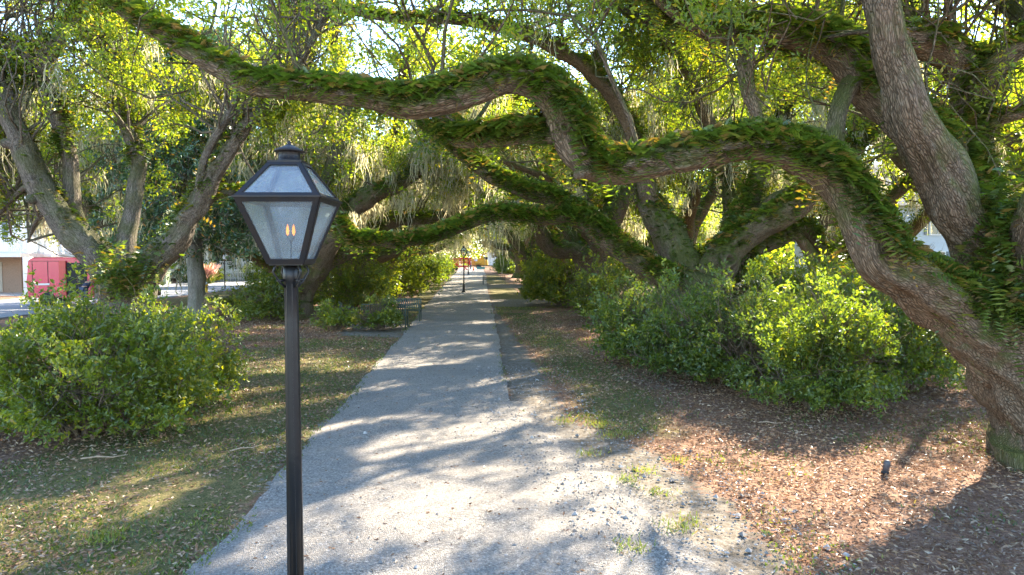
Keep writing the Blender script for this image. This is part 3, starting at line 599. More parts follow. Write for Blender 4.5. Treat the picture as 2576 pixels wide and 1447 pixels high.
LC['d3'] = limb(oakC, off, [(515, 510, dC - .3, 29), (560, 486, dC, 20), (620, 480, dC + .3, 18), (680, 470, dC + .6, 15), (760, 430, dC + .9, 10)], M_barkg, 12, .1, .15, 38)
LC['k'] = limb(oakC, off, [(55, 372, dC - .5, 43), (25, 360, dC - .6, 32), (5, 362, dC - .7, 22)], M_barkg, 12, .06, .2, 39)
LC['k2'] = limb(oakC, off, [(110, 500, dC - .3, 34), (84, 500, dC - .5, 29), (72, 508, dC - .6, 20)], M_barkg, 12, .06, .2, 40)
fr = Frond(); bed = Frond()
for k_, dn, a_, b_ in (('a', 120, .1, .5), ('a', 60, .5, 1), ('b', 380, .3, 1), ('b2', 380, 0, 1), ('c', 150, .4, .8), ('d', 220, .0, .7), ('d3', 300, 0, 1)): ferns_on(fr, *LC[k_], dn, .22, a_, b_, pairs=4, spread=1.3, bed=bed)
cc = W(315, 690, dC - .7); C = cc + rng.normal(size=(900, 3)) * np.array([.42, .2, .3]); fr.add(C, rng.normal(size=C.shape) + np.array([0, -.6, .5]), .22 * rng.uniform(.6, 1.3, len(C)), 4, .6)
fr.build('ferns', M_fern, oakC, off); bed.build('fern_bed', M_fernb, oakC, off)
keepC = lambda P: clear(P) & ((P[..., 2] > 5.2) | ((P[..., 0] < -9.2) & (P[..., 2] > 2.9) & (P[..., 1] > dC + .5)))
grow('oakC', oakC, off, [LC[k_] for k_ in ('a', 'b', 'b2', 'c', 'd', 'd2', 'd3', 'e', 'f')], 320, 8, 7, 20, .10, .5, (M_barkg, M_oak), (90, 18, .75, .010), keepC, .45, (1.8, 4.0), .22, lim_w=[1, 1, 1, 1, 1, 1, 1, 2.2, 1.8])

# --- second left oak behind the lamp
b0 = G(745, 800); off = np.array([b0[0], b0[1], 0.0]); dD = b0[1]
oakD = empty('live_oak', off, 0, 'dark leaning live oak seen through and right of the foreground lantern', 'tree', 'old live oaks beside the walk')
LD = {}
LD['trunk'] = limb(oakD, off, [(745, 815, dD, 95), (745, 770, dD, 78), (748, 730, dD, 80), (760, 690, dD, 74)], M_bark, 22, .15, .14, 41, 'trunk')
LD['a'] = limb(oakD, off, [(755, 720, dD, 80), (800, 650, dD - .2, 66), (840, 590, dD - .4, 60), (872, 540, dD - .5, 54), (920, 500, dD - .6, 46), (980, 475, dD - .6, 38), (1040, 440, dD - .6, 32), (1110, 390, dD - .6, 26), (1160, 330, dD - .6, 18)], M_bark, 18, .14, .15, 42)
LD['b'] = limb(oakD, off, [(765, 700, dD, 70), (830, 650, dD + .6, 56), (900, 615, dD + 1.2, 44), (950, 575, dD + 1.8, 36), (1010, 550, dD + 2.2, 32), (1090, 552, dD + 2.4, 26), (1160, 520, dD + 2.6, 20), (1240, 470, dD + 2.8, 12)], M_bark, 14, .14, .15, 43)
LD['c'] = limb(oakD, off, [(745, 730, dD, 80), (735, 640, dD, 66), (745, 540, dD, 56), (720, 440, dD, 46), (740, 320, dD, 36), (760, 200, dD, 26), (800, 60, dD, 18)], M_bark, 16, .14, .15, 44)
LD['d'] = limb(oakD, off, [(740, 620, dD, 50), (800, 500, dD + .2, 40), (850, 380, dD + .4, 34), (870, 240, dD + .5, 28), (840, 120, dD + .5, 22), (850, 0, dD + .5, 16)], M_bark, 14, .14, .15, 45)
fr = Frond(); bed = Frond()
for k_, dn in (('a', 380), ('b', 280), ('c', 60)): ferns_on(fr, *LD[k_], dn, .26, pairs=4, spread=1.3, bed=bed)
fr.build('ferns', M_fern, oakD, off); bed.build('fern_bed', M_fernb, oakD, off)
grow('oakD', oakD, off, [LD[k_] for k_ in ('a', 'b', 'c', 'd')], 180, 8, 6, 13, .12, .5, (M_bark, M_oak), (190, 22, 1.2, .016), keepB, .35, (1.8, 4.4), .25, cth=.06)

# ------------------------------------------------------------------ oak prototypes for the avenue beyond
def proto_oak(seed, name, Ls, nl, n1, mossn, ml, mw, lowz=3.6, H=15.5, spread=9.5, mat=M_bark, leafmat=M_oak, n2=8, n3=5):
    global rng
    rng = np.random.default_rng(seed); rs = np.random.default_rng(seed + 100)
    root = empty(name, (0, 0, 0)); off = np.zeros(3); L = []
    k = 5 + seed % 3; h = 1.6
    V, Fc, bk, P, r = limb_mesh(np.array([[0, 0, -.3, .95], [0, 0, .3, .72], [.05, 0, 1.0, .6], [0, .05, h, .7], [0, 0, h + .4, .45]]), 18, .25, .15, seed)
    npmesh('trunk', V, Fc, mat, root, smooth=True, vattr=bk)
    fr = Frond()
    for i in range(k):
        a = i / k * 2 * math.pi + rs.uniform(-.3, .3); sp_ = spread * rs.uniform(.55, 1.0); hh = H * rs.uniform(.5, .95); pts = []
        lowish = rs.random() < .45
        for t in (0, .1, .25, .4, .6, .8, 1.0):
            rr = sp_ * t ** (1.0 if lowish else 1.3); z = h - .3 + (hh * (.55 if lowish else 1) - h) * (t ** (.75 if lowish else .9)) + rs.normal() * .25 * (t > .1)
            an = a + rs.normal() * .12 * (t > .1) + .4 * t * (1 if i % 2 else -1) * rs.random()
            pts.append([rr * math.cos(an), rr * math.sin(an), z, .42 * (1 - t * .82)])
        V, Fc, bk, P, r = limb_mesh(np.array(pts), 12, .3, .15, seed * 7 + i)
        npmesh('limb', V, Fc, mat, root, smooth=True, vattr=bk); L.append((P, r))
        ferns_on(fr, P, r, 120, .34, .1, .9, pairs=3, spread=1.3)
    fr.build('ferns', M_fern, root, off)
    kz = lambda P: P[..., 2] > lowz + rs.normal() * 0
    grow(name, root, off, L, n1, n2, n3, nl, Ls, .55, (mat, leafmat), (mossn, 20, ml, mw), kz, .35, (1.8, 4.2), .18, shaft=False)
    return root
protos = [proto_oak(s, 'live_oak', .18, 11, 160, 260, 1.6, .016) for s in (1, 2, 3)]
protoY = proto_oak(6, 'live_oak', .18, 11, 130, 40, 1.0, .03, 2.6)
far = [  # x, y, proto, scale, rotation, label
 (3.9, 33, 0, 1.12, .3, 'mossy live oak next beyond the forked one, on the right of the walk'),
 (3.2, 47, 1, 1.12, 2.0, 'live oak close behind the far green bench on the right side of the walk'),
 (2.0, 62, 2, 1.12, 1.1, 'live oak leaning in from the right just beyond the far green bench'),
 (1.0, 80, 0, 1.05, 4.0, 'live oak on the right of the walk level with the farthest lamp post'),
 (-.5, 102, 1, 1.0, 5.0, 'small-looking live oak at the far right end of the avenue, beside the white trailer'),
 (-8.6, 36, 1, 1.12, 1.2, 'moss-hung live oak on the left of the walk behind the shrubs by the seats'),
 (-9.6, 50, 2, 1.0, 5.1, 'live oak on the left of the walk level with the middle lamp post'),
 (-11, 66, 0, 1.0, 3.1, 'live oak on the left of the walk between the two far lamp posts'),
 (-12.5, 84, 1, 1.05, 2.2, 'live oak on the left of the walk short of the red lift'),
 (-14, 104, 2, 1.0, .6, 'live oak hanging over the red lift at the far left end of the avenue'),
 (15.5, 34, 3, 1.0, .8, 'bright yellow-green oak in the yard, seen between the two big right-hand oaks'),
 (15.5, 17.5, 3, .9, 3.0, 'sunlit oak behind the foreground oak at the right edge of the view'),
 (21, 30, 3, 1.1, 4.4, 'tall backlit oak in the yard to the far right'),
 (11, 45, 3, 1.1, 2.3, 'oak in the yard behind the white picket fence'),
 (24, 48, 0, 1.3, 1.3, 'big oak deep in the yard on the right'),
 (12, 68, 1, 1.2, .4, 'oak at the back of the yard, glimpsed past the right row of the avenue'),
 (-15.2, 45, 2, .95, 2.7, 'oak near the street edge, behind the foreground lantern'),
 (-19, 62, 0, 1.1, 1.9, 'oak by the street near the white porch house'),
 (-18.6, 33, 1, 1.2, 3.4, 'oak directly behind the four-stemmed one, its crown filling the upper left'),
 (-30, 78, 1, 1.3, 4.2, 'tall oak rising behind the white porch house'),
 (-40, 62, 2, 1.2, .9, 'oak standing behind the tall white house at the left edge'),
]
used = set()
for (x, y, pi, s, rz, lb) in far:
    src = (protos + [protoY])[pi]
    o = src if pi not in used else copy_tree(src); used.add(pi)
    o.location = (x, y, 0); o.rotation_euler = (0, 0, rz); o.scale = (s, s, s)
    tag(o, lb, 'tree', 'old live oaks beside the walk' if -15 < x < 5 else 'oaks in the yards and by the street')

# far woodland closing the view
def woodland():
    global rng
    rng = np.random.default_rng(77); C = []
    for (cx, cy, rx, ry, h, n) in [(-60, 150, 40, 16, 17, 16000), (-8, 178, 34, 12, 18, 26000), (45, 140, 40, 20, 18, 26000), (70, 80, 18, 50, 17, 20000), (-85, 90, 16, 60, 15, 12000), (34, 96, 22, 7, 9, 14000), (20, 74, 9, 4, 5, 6000)]:
        k = 90; cc = np.stack([cx + rx * rng.uniform(-1, 1, k), cy + ry * rng.uniform(-1, 1, k), rng.uniform(1, h, k)], 1)
        i = rng.integers(0, k, n); C.append(cc[i] + rng.normal(size=(n, 3)) * np.array([3.0, 3.0, 2.0]))
    C = np.vstack(C); C = C[(C[:, 2] > .2)]; v, f_ = leaves(C, rng.normal(size=C.shape), .85 * rng.uniform(.6, 1.3, len(C)), .5)
    o = npmesh('distant_woodland', v, [f_], M_oak, fattr=rng.random(len(C))); tag(o, 'hazy mass of distant trees closing the view beyond the avenue and the yards', 'woodland', kind='stuff')
woodland()

# ------------------------------------------------------------------ magnolia
def magnolia():
    global rng
    rng = np.random.default_rng(31); b0 = G(500, 795); off = np.array([b0[0], b0[1], 0.0]); d = b0[1]
    root = empty('magnolia', off, 0, 'southern magnolia with straight pale trunk and glossy dark leaves, left of the lantern', 'tree')
    V, Fc, bk, P, r = limb_mesh(np.array([[*W(498, 815, d), .62], [*W(499, 792, d), .46], [*W(497, 760, d), .37], [*W(494, 700, d), .33], [*W(490, 620, d), .3], [*W(488, 500, d), .25], [*W(484, 350, d), .15], [*W(480, 220, d), .05]]), 24, .15, .09, 3)
    npmesh('trunk', V - off, Fc, M_barkm, root, smooth=True, vattr=bk)
    for (u, v) in ((452, 800), (480, 806), (530, 800), (545, 793)):
        V, Fc, bk, _, _ = limb_mesh(np.array([[*W(497, 770, d), .2], [*W((u + 497) / 2, 787, d - .3), .15], [*W(u, v, d - .6), .05]]), 10, .12, .15, u); npmesh('root', V - off, Fc, M_barkm, root, smooth=True, vattr=bk)
    n1 = 170; z = rng.uniform(2.9, 11.5, n1); a = rng.random(n1) * 6.283; c = np.stack([off[0] + 0 * z, off[1] + 0 * z, z], 1)
    D = np.stack([np.cos(a), np.sin(a), rng.uniform(-.25, .35, n1)], 1); L = np.clip(5.4 * (1 - (z - 2.9) / 11), .8, 9) * rng.uniform(.7, 1.1, n1)
    B1 = wander(c, D, L, 8, -.02, .12); q, T, _ = pick(B1, n1 * 9, .3, 1); B2 = wander(q, T * .6 + rng.normal(size=q.shape) * .5 + [0, 0, .15], rng.uniform(.5, 1.2, len(q)), 4, .02, .2)
    V = []; Fc = []; bk = []; o = 0
    for B, ra in ((B1, .035), (B2, .012)):
        v, f_, b2 = batch_tube(B, np.full(len(B), ra), np.full(len(B), .006), 4); V.append(v); Fc.append(f_ + o); bk.append(b2); o += len(v)
    npmesh('branches', np.vstack(V) - off, [np.vstack(Fc)], M_barkm, root, vattr=np.vstack(bk))
    q, T, _ = pick(B2, 52000, .3, 1); q = q + rng.normal(size=q.shape) * .07; s = .21 * rng.uniform(.6, 1.2, len(q))
    v, f_ = leaves(q, T * .7 + rng.normal(size=q.shape) * .6, s, s * .38, .08); npmesh('crown', v - off, [f_], M_mag, root, fattr=rng.random(len(q)))
    q, _, _ = pick(B2, 160, .1, 1); q = q[q[:, 2] < 7]; v, f_, r_ = moss_at(q, 12, 1.0, .03); npmesh('hanging_moss', v - off, [f_], M_moss, root, fattr=r_)
magnolia()

# ------------------------------------------------------------------ shrubs
def shrub(cx, cy, rx, ry, h, n, Ls, mat, label, seed, z0=.25, name='azalea', stems=40, group='shrubs lining the walk', wid=.55):
    global rng
    rng = np.random.default_rng(seed); off = np.array([cx, cy, 0.0]); root = empty(name, off, 0, label, 'shrub', group)
    a = rng.random(stems) * 6.283; q = rng.random(stems) ** .5; tip = np.stack([np.cos(a) * q * rx, np.sin(a) * q * ry, h * np.sqrt(np.clip(1 - .75 * q * q, .1, 1)) * rng.uniform(.75, 1, stems)], 1)
    b_ = tip * np.array([.16, .16, 0]) + rng.normal(size=(stems, 3)) * [.05, .05, 0]; t = np.linspace(0, 1, 8)[None, :, None]
    P = b_[:, None] + (tip - b_)[:, None] * t; P[:, :, :2] = b_[:, None, :2] + (tip - b_)[:, None, :2] * (t ** 1.4); P += np.cumsum(rng.normal(size=P.shape) * .035 * h, 1) * np.minimum(t * 3, 1)
    q2, T2, _ = pick(P, stems * 9, .3, .95); B2 = wander(q2, T2 + rng.normal(size=q2.shape) * .8, rng.uniform(.25, .6, len(q2)) * h, 5, .05, .25)
    V = []; Fc = []; bk = []; o = 0
    for B, r0_, r1_, k in ((P, .011 * h + .006, .004, 5), (B2, .006, .002, 3)):
        v, f_, b2 = batch_tube(B, np.full(len(B), r0_), np.full(len(B), r1_), k); V.append(v); Fc.append(f_ + o); bk.append(b2); o += len(v)
    npmesh('stems', np.vstack(V), [np.vstack(Fc)], M_stem, root, vattr=np.vstack(bk), smooth=True)
    # leafy shoots spread through an uneven shell
    m = int(n * 1.15) // 9; d = nrm(rng.normal(size=(m, 3)) * [1, 1, .8]); d[:, 2] = np.abs(d[:, 2]) * np.where(rng.random(m) < .8, 1, -.25)
    lump = 1 + .05 * (rng.random(m) > .93) * 3 + .22 * np.sin(d[:, 0] * 5 + seed) * np.sin(d[:, 1] * 6 + seed * 2) + .12 * np.sin(d[:, 0] * 11 + d[:, 2] * 9 + seed) + .08 * rng.normal(size=m)
    rad = (rng.random(m) ** .28) * lump; c = d * rad[:, None] * [rx, ry, h * .8]; c[:, 2] += h * .22; k_ = (c[:, 2] > z0 * rng.uniform(.3, 1.5, m)) & (clump(c, .42 + .1 * h, seed * .37) > -.22)
    c = c[k_]; ax = nrm(d[k_] + rng.normal(size=c.shape) * .5 + [0, 0, .5])
    C = np.repeat(c, 9, 0); A = np.repeat(ax, 9, 0); tt = rng.random(len(C))[:, None]; s = Ls * 1.2 * rng.uniform(.6, 1.3, len(C))
    pos = C + A * tt * Ls * 2.2 + rng.normal(size=C.shape) * Ls * .35
    v, f_ = leaves(pos, A * .6 + rng.normal(size=C.shape) * .75, s, s * wid, .1)
    rn = np.clip(np.repeat(rng.random(len(c)), 9) * .55 + rng.random(len(C)) * .45, 0, 1)
    npmesh('foliage', v, [f_], mat, root, fattr=rn); return root
def shr(u, v, ru, hv, n, Ls, mat, label, seed, ry=None, **k_):
    """base point in view px, half width and height in view px"""
    g = G(u, v); d = g[1]; rx = ru * d / F
    return shrub(g[0], d + (ry or rx * .8), rx, ry or rx * .8, hv * d / F, n, Ls, mat, label, seed, **k_)
# left foreground
shr(70, 1150, 330, 390, 42000, .06, M_azalea, 'big yellow-green azalea filling the lower left corner in front of the red van', 101, ry=1.2)
shr(350, 1040, 175, 245, 26000, .06, M_azalea, 'spreading azalea under the four-stemmed oak, right of the bigger corner bush', 102, ry=1.0, stems=34)
# right foreground mass
shr(1640, 935, 130, 215, 15000, .075, M_azdark, 'dark green shrub at the left end of the right-hand shrub bank', 103, ry=1.3)
shr(1780, 975, 150, 245, 20000, .07, M_azdark, 'dense dark shrub in front of the forked oak trunk', 104, ry=1.2)
shr(1960, 1010, 190, 290, 26000, .065, M_azdark, 'tall open shrub in the middle of the right-hand shrub bank', 105, ry=1.2)
shr(2130, 1065, 190, 330, 30000, .06, M_azdark, 'broad shrub with bare low stems, nearest of the right-hand shrub bank', 106, ry=1.0, stems=40)
shr(2340, 1015, 170, 290, 22000, .065, M_azdark, 'thin airy shrub between the shrub bank and the foreground oak trunk', 107, ry=1.1, z0=.5)
shr(2230, 900, 220, 250, 18000, .09, M_azalea, 'sunlit shrub behind the right-hand bank, under the sweeping limb', 108, ry=1.5)
shr(2000, 880, 160, 200, 14000, .1, M_azalea, 'yellowish shrub behind the bank, right of the forked oak', 109, ry=1.5)
shr(1540, 815, 90, 150, 11000, .1, M_azalea, 'bright yellow-green azalea left of the forked oak', 110, ry=1.5)
shr(1420, 775, 105, 128, 12000, .13, M_azalea, 'rounded azalea on the right of the walk beside the cross path', 111, ry=2.0)
shr(1500, 760, 90, 118, 9000, .15, M_azdark, 'darker azalea behind the rounded one by the cross path', 112, ry=2.0)
shr(1378, 722, 58, 82, 8000, .2, M_azalea, 'azalea on the right of the walk beside the far green bench', 113, ry=3.0)
shr(1285, 690, 38, 50, 5000, .28, M_azdark, 'shrub at the far right end of the walk beside the white trailer', 114, ry=4)
# left middle
shr(650, 815, 75, 118, 11000, .1, M_azalea, 'loose pale shrub left of the foreground lamp post', 115, ry=1.3)
shr(850, 790, 130, 150, 15000, .11, M_azalea, 'wide azalea behind the seats on the left of the walk', 116, ry=2.0)
shr(960, 760, 110, 125, 14000, .12, M_azalea, 'tall azalea on the left of the walk, right of the wide one', 117, ry=2.2)
shr(1045, 722, 65, 86, 8000, .18, M_azdark, 'azalea on the left of the walk level with the middle lamp', 118, ry=3)
shr(1095, 694, 38, 50, 5000, .26, M_azdark, 'shrub on the left of the walk just short of the red lift', 119, ry=4)
shr(835, 836, 48, 68, 5000, .085, M_azalea, 'small bright azalea in front of the pale chair', 120, ry=.7)
shr(945, 836, 46, 74, 5500, .08, M_azalea, 'small azalea in front of the green slatted bench', 121, ry=.6)
shr(585, 790, 60, 60, 4000, .1, M_azdark, 'low shrub at the foot of the magnolia, on its right', 122, ry=1)
shr(1262, 686, 18, 22, 1500, .2, M_azalea, 'tiny yellow bush beside the end of the walk, in front of the yellow chipper', 123, ry=1.5)
# across the street and yard
for i, (x, y, rx, h, m_, lb) in enumerate([(-33.5, 62, 1.6, 1.7, M_azalea, 'yellow-green bush left of the green utility box'), (-29.5, 65, 1.8, 1.6, M_azalea, 'yellow-green bush right of the green utility box'),
    (-26.2, 70, 2.4, 1.7, M_azdark, 'rounded hedge bush right of the pink plume grass'), (-21.5, 74, 3, 1.4, M_azdark, 'low hedge bush farthest right across the street'), (-36, 40, 1.8, 1.6, M_azdark, 'bush by the brick garage of the tall white house')]):
    shrub(x, y, rx, 1.4, h, 4500, .17, m_, lb, 140 + i, group='bushes across the street')
for i, (x, y, rx, h, lb) in enumerate([(7.5, 14.5, 1.4, 2.2, 'shadowed bush low behind the foreground oak trunk'), (11, 24, 2.5, 2.2, 'bush in the yard to the left of the sweeping limb'), (17, 30, 3, 2.4, 'bush deep in the yard on the right'), (15, 21, 2.5, 2.2, 'bush beyond the foreground oak in the yard')]):
    shrub(x, y, rx, 1.6, h, 11000, .12, M_azalea, lb, 150 + i, group='bushes in the yard')
def plume(cx, cy):
    global rng
    rng = np.random.default_rng(9); off = np.array([cx, cy, 0.]); N = 900; a = rng.random(N) * 6.283; D = np.stack([np.cos(a) * .55, np.sin(a) * .55, np.full(N, 1.)], 1) * rng.uniform(.6, 1.2, (N, 1)) + rng.normal(size=(N, 3)) * .12
    root = empty('plume_grass', off, 0, 'clump of pink plume grass across the street beside the magnolia trunk', 'plant')
    v, f_ = leaves(np.zeros((N, 3)) + rng.normal(size=(N, 3)) * [.2, .2, 0], D, rng.uniform(.8, 1.3, N), .05, .03); npmesh('blades', v, [f_], M_grass, root, fattr=rng.random(N))
    c = D[:500] * 1.1; v, f_ = leaves(c, D[:500] + rng.normal(size=(500, 3)) * .2, .55, .12, .05); npmesh('plumes', v, [f_], M_pink, root, fattr=rng.random(500))
plume(-27.8, 62)

# ------------------------------------------------------------------ ground cover: blades, litter, stones
def scatter(N, x0, x1, y0, y1, fn, pw=1.6):
    """points denser near the camera"""
    y = y0 + (y1 - y0) * rng.random(N) ** pw; k_ = y / y1; xc = (x0 + x1) / 2
    x = xc + (rng.random(N) - .5) * (x1 - x0); p = fn(x, y); m = rng.random(N) < p
    return x[m], y[m]
rng = np.random.default_rng(55)
def gg(x, y): return np.clip(m_grass(x, y) * .8 + (fbm(x, y, .9, 4, 2) - .5) * 3.2, 0, 1) * (m_gravel(x, y) < .5 + .2 * fbm(x, y, 6, 2, 9))
x, y = scatter(190000, -13, 8, 4.5, 34, gg, 1.7); N = len(x); zz = np.where(m_gravel(x, y) > .45, .03, 0)
D = rng.normal(size=(N, 3)) * [.6, .6, .2] + [0, 0, .75]; s = (.035 + .0012 * y) * rng.uniform(.6, 1.5, N)
v, f_ = leaves(np.stack([x, y, zz], 1), D, s, s * .28 + .003, .05); o = npmesh('grass', v, [f_], M_grass, fattr=np.clip(rng.random(N) * .7 + (fbm(x, y, .6, 3, 8) - .3) * .6, 0, 1)); tag(o, 'short patchy grass and clover between the shrubs and the gravel walk', 'grass', kind='stuff')
def gl(x, y): return (m_gravel(x, y) < .46) * np.clip(.9 - .35 * m_grass(x, y) + (fbm(x, y, .7, 4, 4) - .5) * 1.2, .1, 1)
x, y = scatter(270000, -14, 11, 4.0, 30, gl, 1.6); N = len(x)
D = rng.normal(size=(N, 3)) * [1, 1, .22]; s = .046 * rng.uniform(.5, 1.4, N) * (1 + y * .02)
v, f_ = leaves(np.stack([x, y, np.full(N, .018)], 1), D, s, s * .4, .15); o = npmesh('leaf_litter', v, [f_], M_litter, fattr=rng.random(N)); tag(o, 'fallen brown oak leaves covering the beds under the trees', 'leaf litter', kind='stuff')
def gs(x, y): return (m_gravel(x, y) < .45) * np.clip(1.0 - 1.2 * m_grass(x, y) + (fbm(x, y, .5, 4, 6) - .5) * 1.5, 0, 1) * ((x > 0) | (y > 14))
x, y = scatter(90000, -13, 11, 4.0, 30, gs, 1.6); N = len(x)
D = rng.normal(size=(N, 3)) * [1, 1, .1]; s = .14 * rng.uniform(.5, 1.3, N)
v, f_ = leaves(np.stack([x, y, np.full(N, .014)], 1), D, s, .004 + y * .0004, .04); o = npmesh('pine_straw', v, [f_], M_straw, fattr=rng.random(N)); tag(o, 'reddish pine straw mulch spread under the shrubs', 'mulch', kind='stuff')
def stones():
    def fn(x, y): return ((sdf(x, y, GRAV[4]) > -.6) & (sdf(x, y, PATH) < .8)) * 1.0 + (sdf(x, y, PATH) > 0) * .05
    x, y = scatter(16000, -3, 6, 4.3, 16, fn, 1.3); N = len(x); r = rng.uniform(.006, .02, N) * (1 + (rng.random(N) > .96) * 1.4)
    oc = np.array([[1, 0, 0], [0, 1, 0], [-1, 0, 0], [0, -1, 0], [0, 0, .7], [0, 0, -.5]]); fo_ = np.array([[0, 1, 4], [1, 2, 4], [2, 3, 4], [3, 0, 4], [1, 0, 5], [2, 1, 5], [3, 2, 5], [0, 3, 5]])
    V = (oc[None] * r[:, None, None] * rng.uniform(.6, 1.3, (N, 6, 1))); a = rng.random(N) * 6.28; ca, sa = np.cos(a)[:, None], np.sin(a)[:, None]
    V = np.stack([V[..., 0] * ca - V[..., 1] * sa, V[..., 0] * sa + V[..., 1] * ca, V[..., 2]], -1) + np.stack([x, y, np.where(sdf(x, y, PATH) > 0, .03, .01)], 1)[:, None]
    Fc = (fo_[None] + (np.arange(N) * 6)[:, None, None]).reshape(-1, 3)
    m, n, out = newmat('gravel_stones'); b = NB(n); at = b.node('ShaderNodeAttribute', attribute_name='rnd')
    p = b.node('ShaderNodeBsdfPrincipled', {'Base Color': b.ramp(at.outputs['Fac'], [(0, (.13, .12, .11)), (.6, (.24, .225, .21)), (1, (.42, .39, .36))]), 'Roughness': .9}); n.links.new(p.outputs[0], out.inputs[0])
    o = npmesh('gravel_stones', V.reshape(-1, 3), [Fc], m, fattr=np.repeat(rng.random(N), 8)); tag(o, 'loose gravel and pale pebbles spilling off the right side of the walk', 'gravel', kind='stuff')
    # leaves fallen on the gravel
    x, y = scatter(2600, -4, 6, 4.3, 26, lambda x, y: (sdf(x, y, PATH) > 0) * 1.0, 1.4); N = len(x)
    s = .05 * rng.uniform(.5, 1.2, N); v, f_ = leaves(np.stack([x, y, np.full(N, .034)], 1), rng.normal(size=(N, 3)) * [1, 1, .15], s, s * .4, .15)
    o = npmesh('fallen_leaves', v, [f_], M_litter, fattr=rng.random(N) * .6); tag(o, 'scattered dry leaves lying on the gravel walk', 'leaf litter', kind='stuff')
    # bright grass tufts in the gravel verge
    C = []
    for (u, v_) in [(1512, 1072), (1420, 1065), (1530, 1103), (1700, 1165), (1480, 1148), (1580, 1215), (1620, 1190), (1730, 1320), (1700, 1335), (1590, 1385), (1660, 1245), (1575, 1098), (245, 1365), (285, 1360)]:
        g = G(u, v_); n = 90; C.append(np.stack([g[0] + rng.normal(size=n) * .09, g[1] + rng.normal(size=n) * .09, np.full(n, .02)], 1))
    C = np.vstack(C); N = len(C); v, f_ = leaves(C, rng.normal(size=C.shape) * .5 + [0, 0, .8], rng.uniform(.04, .1, N), .009, .03)
    o = npmesh('grass_tufts', v, [f_], M_fern, fattr=.6 + .3 * rng.random(N)); tag(o, 'bright green grass tufts sprouting in the gravel edge', 'grass', kind='stuff')
stones()

# ------------------------------------------------------------------ modelling helpers for made things
class MB:
    def __init__(s): s.bm = bmesh.new()
    def box(s, c, size, rz=0, rx=0, bev=0):
        M = Matrix.Translation(c) @ Matrix.Rotation(rz, 4, 'Z') @ Matrix.Rotation(rx, 4, 'X') @ Matrix.Diagonal((*size, 1))
        r = bmesh.ops.create_cube(s.bm, size=1, matrix=M)
        if bev: bmesh.ops.bevel(s.bm, geom=list({e for v in r['verts'] for e in v.link_edges}), offset=bev, segments=2, affect='EDGES')
        return s
    def bar(s, a, b_, wd, th=None):
        a = Vector(a); b_ = Vector(b_); d = b_ - a; q = d.to_track_quat('Z', 'Y').to_matrix().to_4x4()
        bmesh.ops.create_cube(s.bm, size=1, matrix=Matrix.Translation((a + b_) / 2) @ q @ Matrix.Diagonal((wd, th or wd, d.length, 1))); return s
    def lathe(s, prof, n=24, c=(0, 0, 0), ax=None):
        M = Matrix.Translation(c) @ (Vector(ax).to_track_quat('Z', 'Y').to_matrix().to_4x4() if ax else Matrix())
        rings = [[s.bm.verts.new(M @ Vector((r * math.cos(i / n * 2 * math.pi), r * math.sin(i / n * 2 * math.pi), z))) for i in range(n)] for r, z in prof]
        for a, b_ in zip(rings, rings[1:]):
            for i in range(n): f = s.bm.faces.new((a[i], a[(i + 1) % n], b_[(i + 1) % n], b_[i])); f.smooth = True
        for rg, fl in ((rings[0], True), (rings[-1], False)):
            try: s.bm.faces.new(list(reversed(rg)) if fl else rg)
            except ValueError: pass
        return s
    def tube(s, pts, r, n=8):
        pts = [Vector(p) for p in pts]; prev = None
        for i, p in enumerate(pts):
            t = (pts[min(i + 1, len(pts) - 1)] - pts[max(i - 1, 0)]).normalized(); a = t.cross(Vector((.13, .95, .2))).normalized(); b_ = t.cross(a)
            rr = r[i] if isinstance(r, (list, tuple)) else r
            ring = [s.bm.verts.new(p + (a * math.cos(j / n * 6.28318) + b_ * math.sin(j / n * 6.28318)) * rr) for j in range(n)]
            if prev:
                for j in range(n): f = s.bm.faces.new((prev[j], prev[(j + 1) % n], ring[(j + 1) % n], ring[j])); f.smooth = True
            else: s.bm.faces.new(list(reversed(ring)))
            prev = ring
        s.bm.faces.new(prev); return s
    def poly(s, pts, th, nrmv=(0, 1, 0)):
        """extruded polygon"""
        nv = Vector(nrmv) * th; a = [s.bm.verts.new(Vector(p) - nv / 2) for p in pts]; b_ = [s.bm.verts.new(Vector(p) + nv / 2) for p in pts]
        s.bm.faces.new(a); s.bm.faces.new(list(reversed(b_)))
        for i in range(len(a)): j = (i + 1) % len(a); s.bm.faces.new((a[j], a[i], b_[i], b_[j]))
        return s
    def build(s, name, mat, parent=None):
        bmesh.ops.recalc_face_normals(s.bm, faces=s.bm.faces); me = bpy.data.meshes.new(name); s.bm.to_mesh(me); s.bm.free(); return link(name, me, mat, parent)

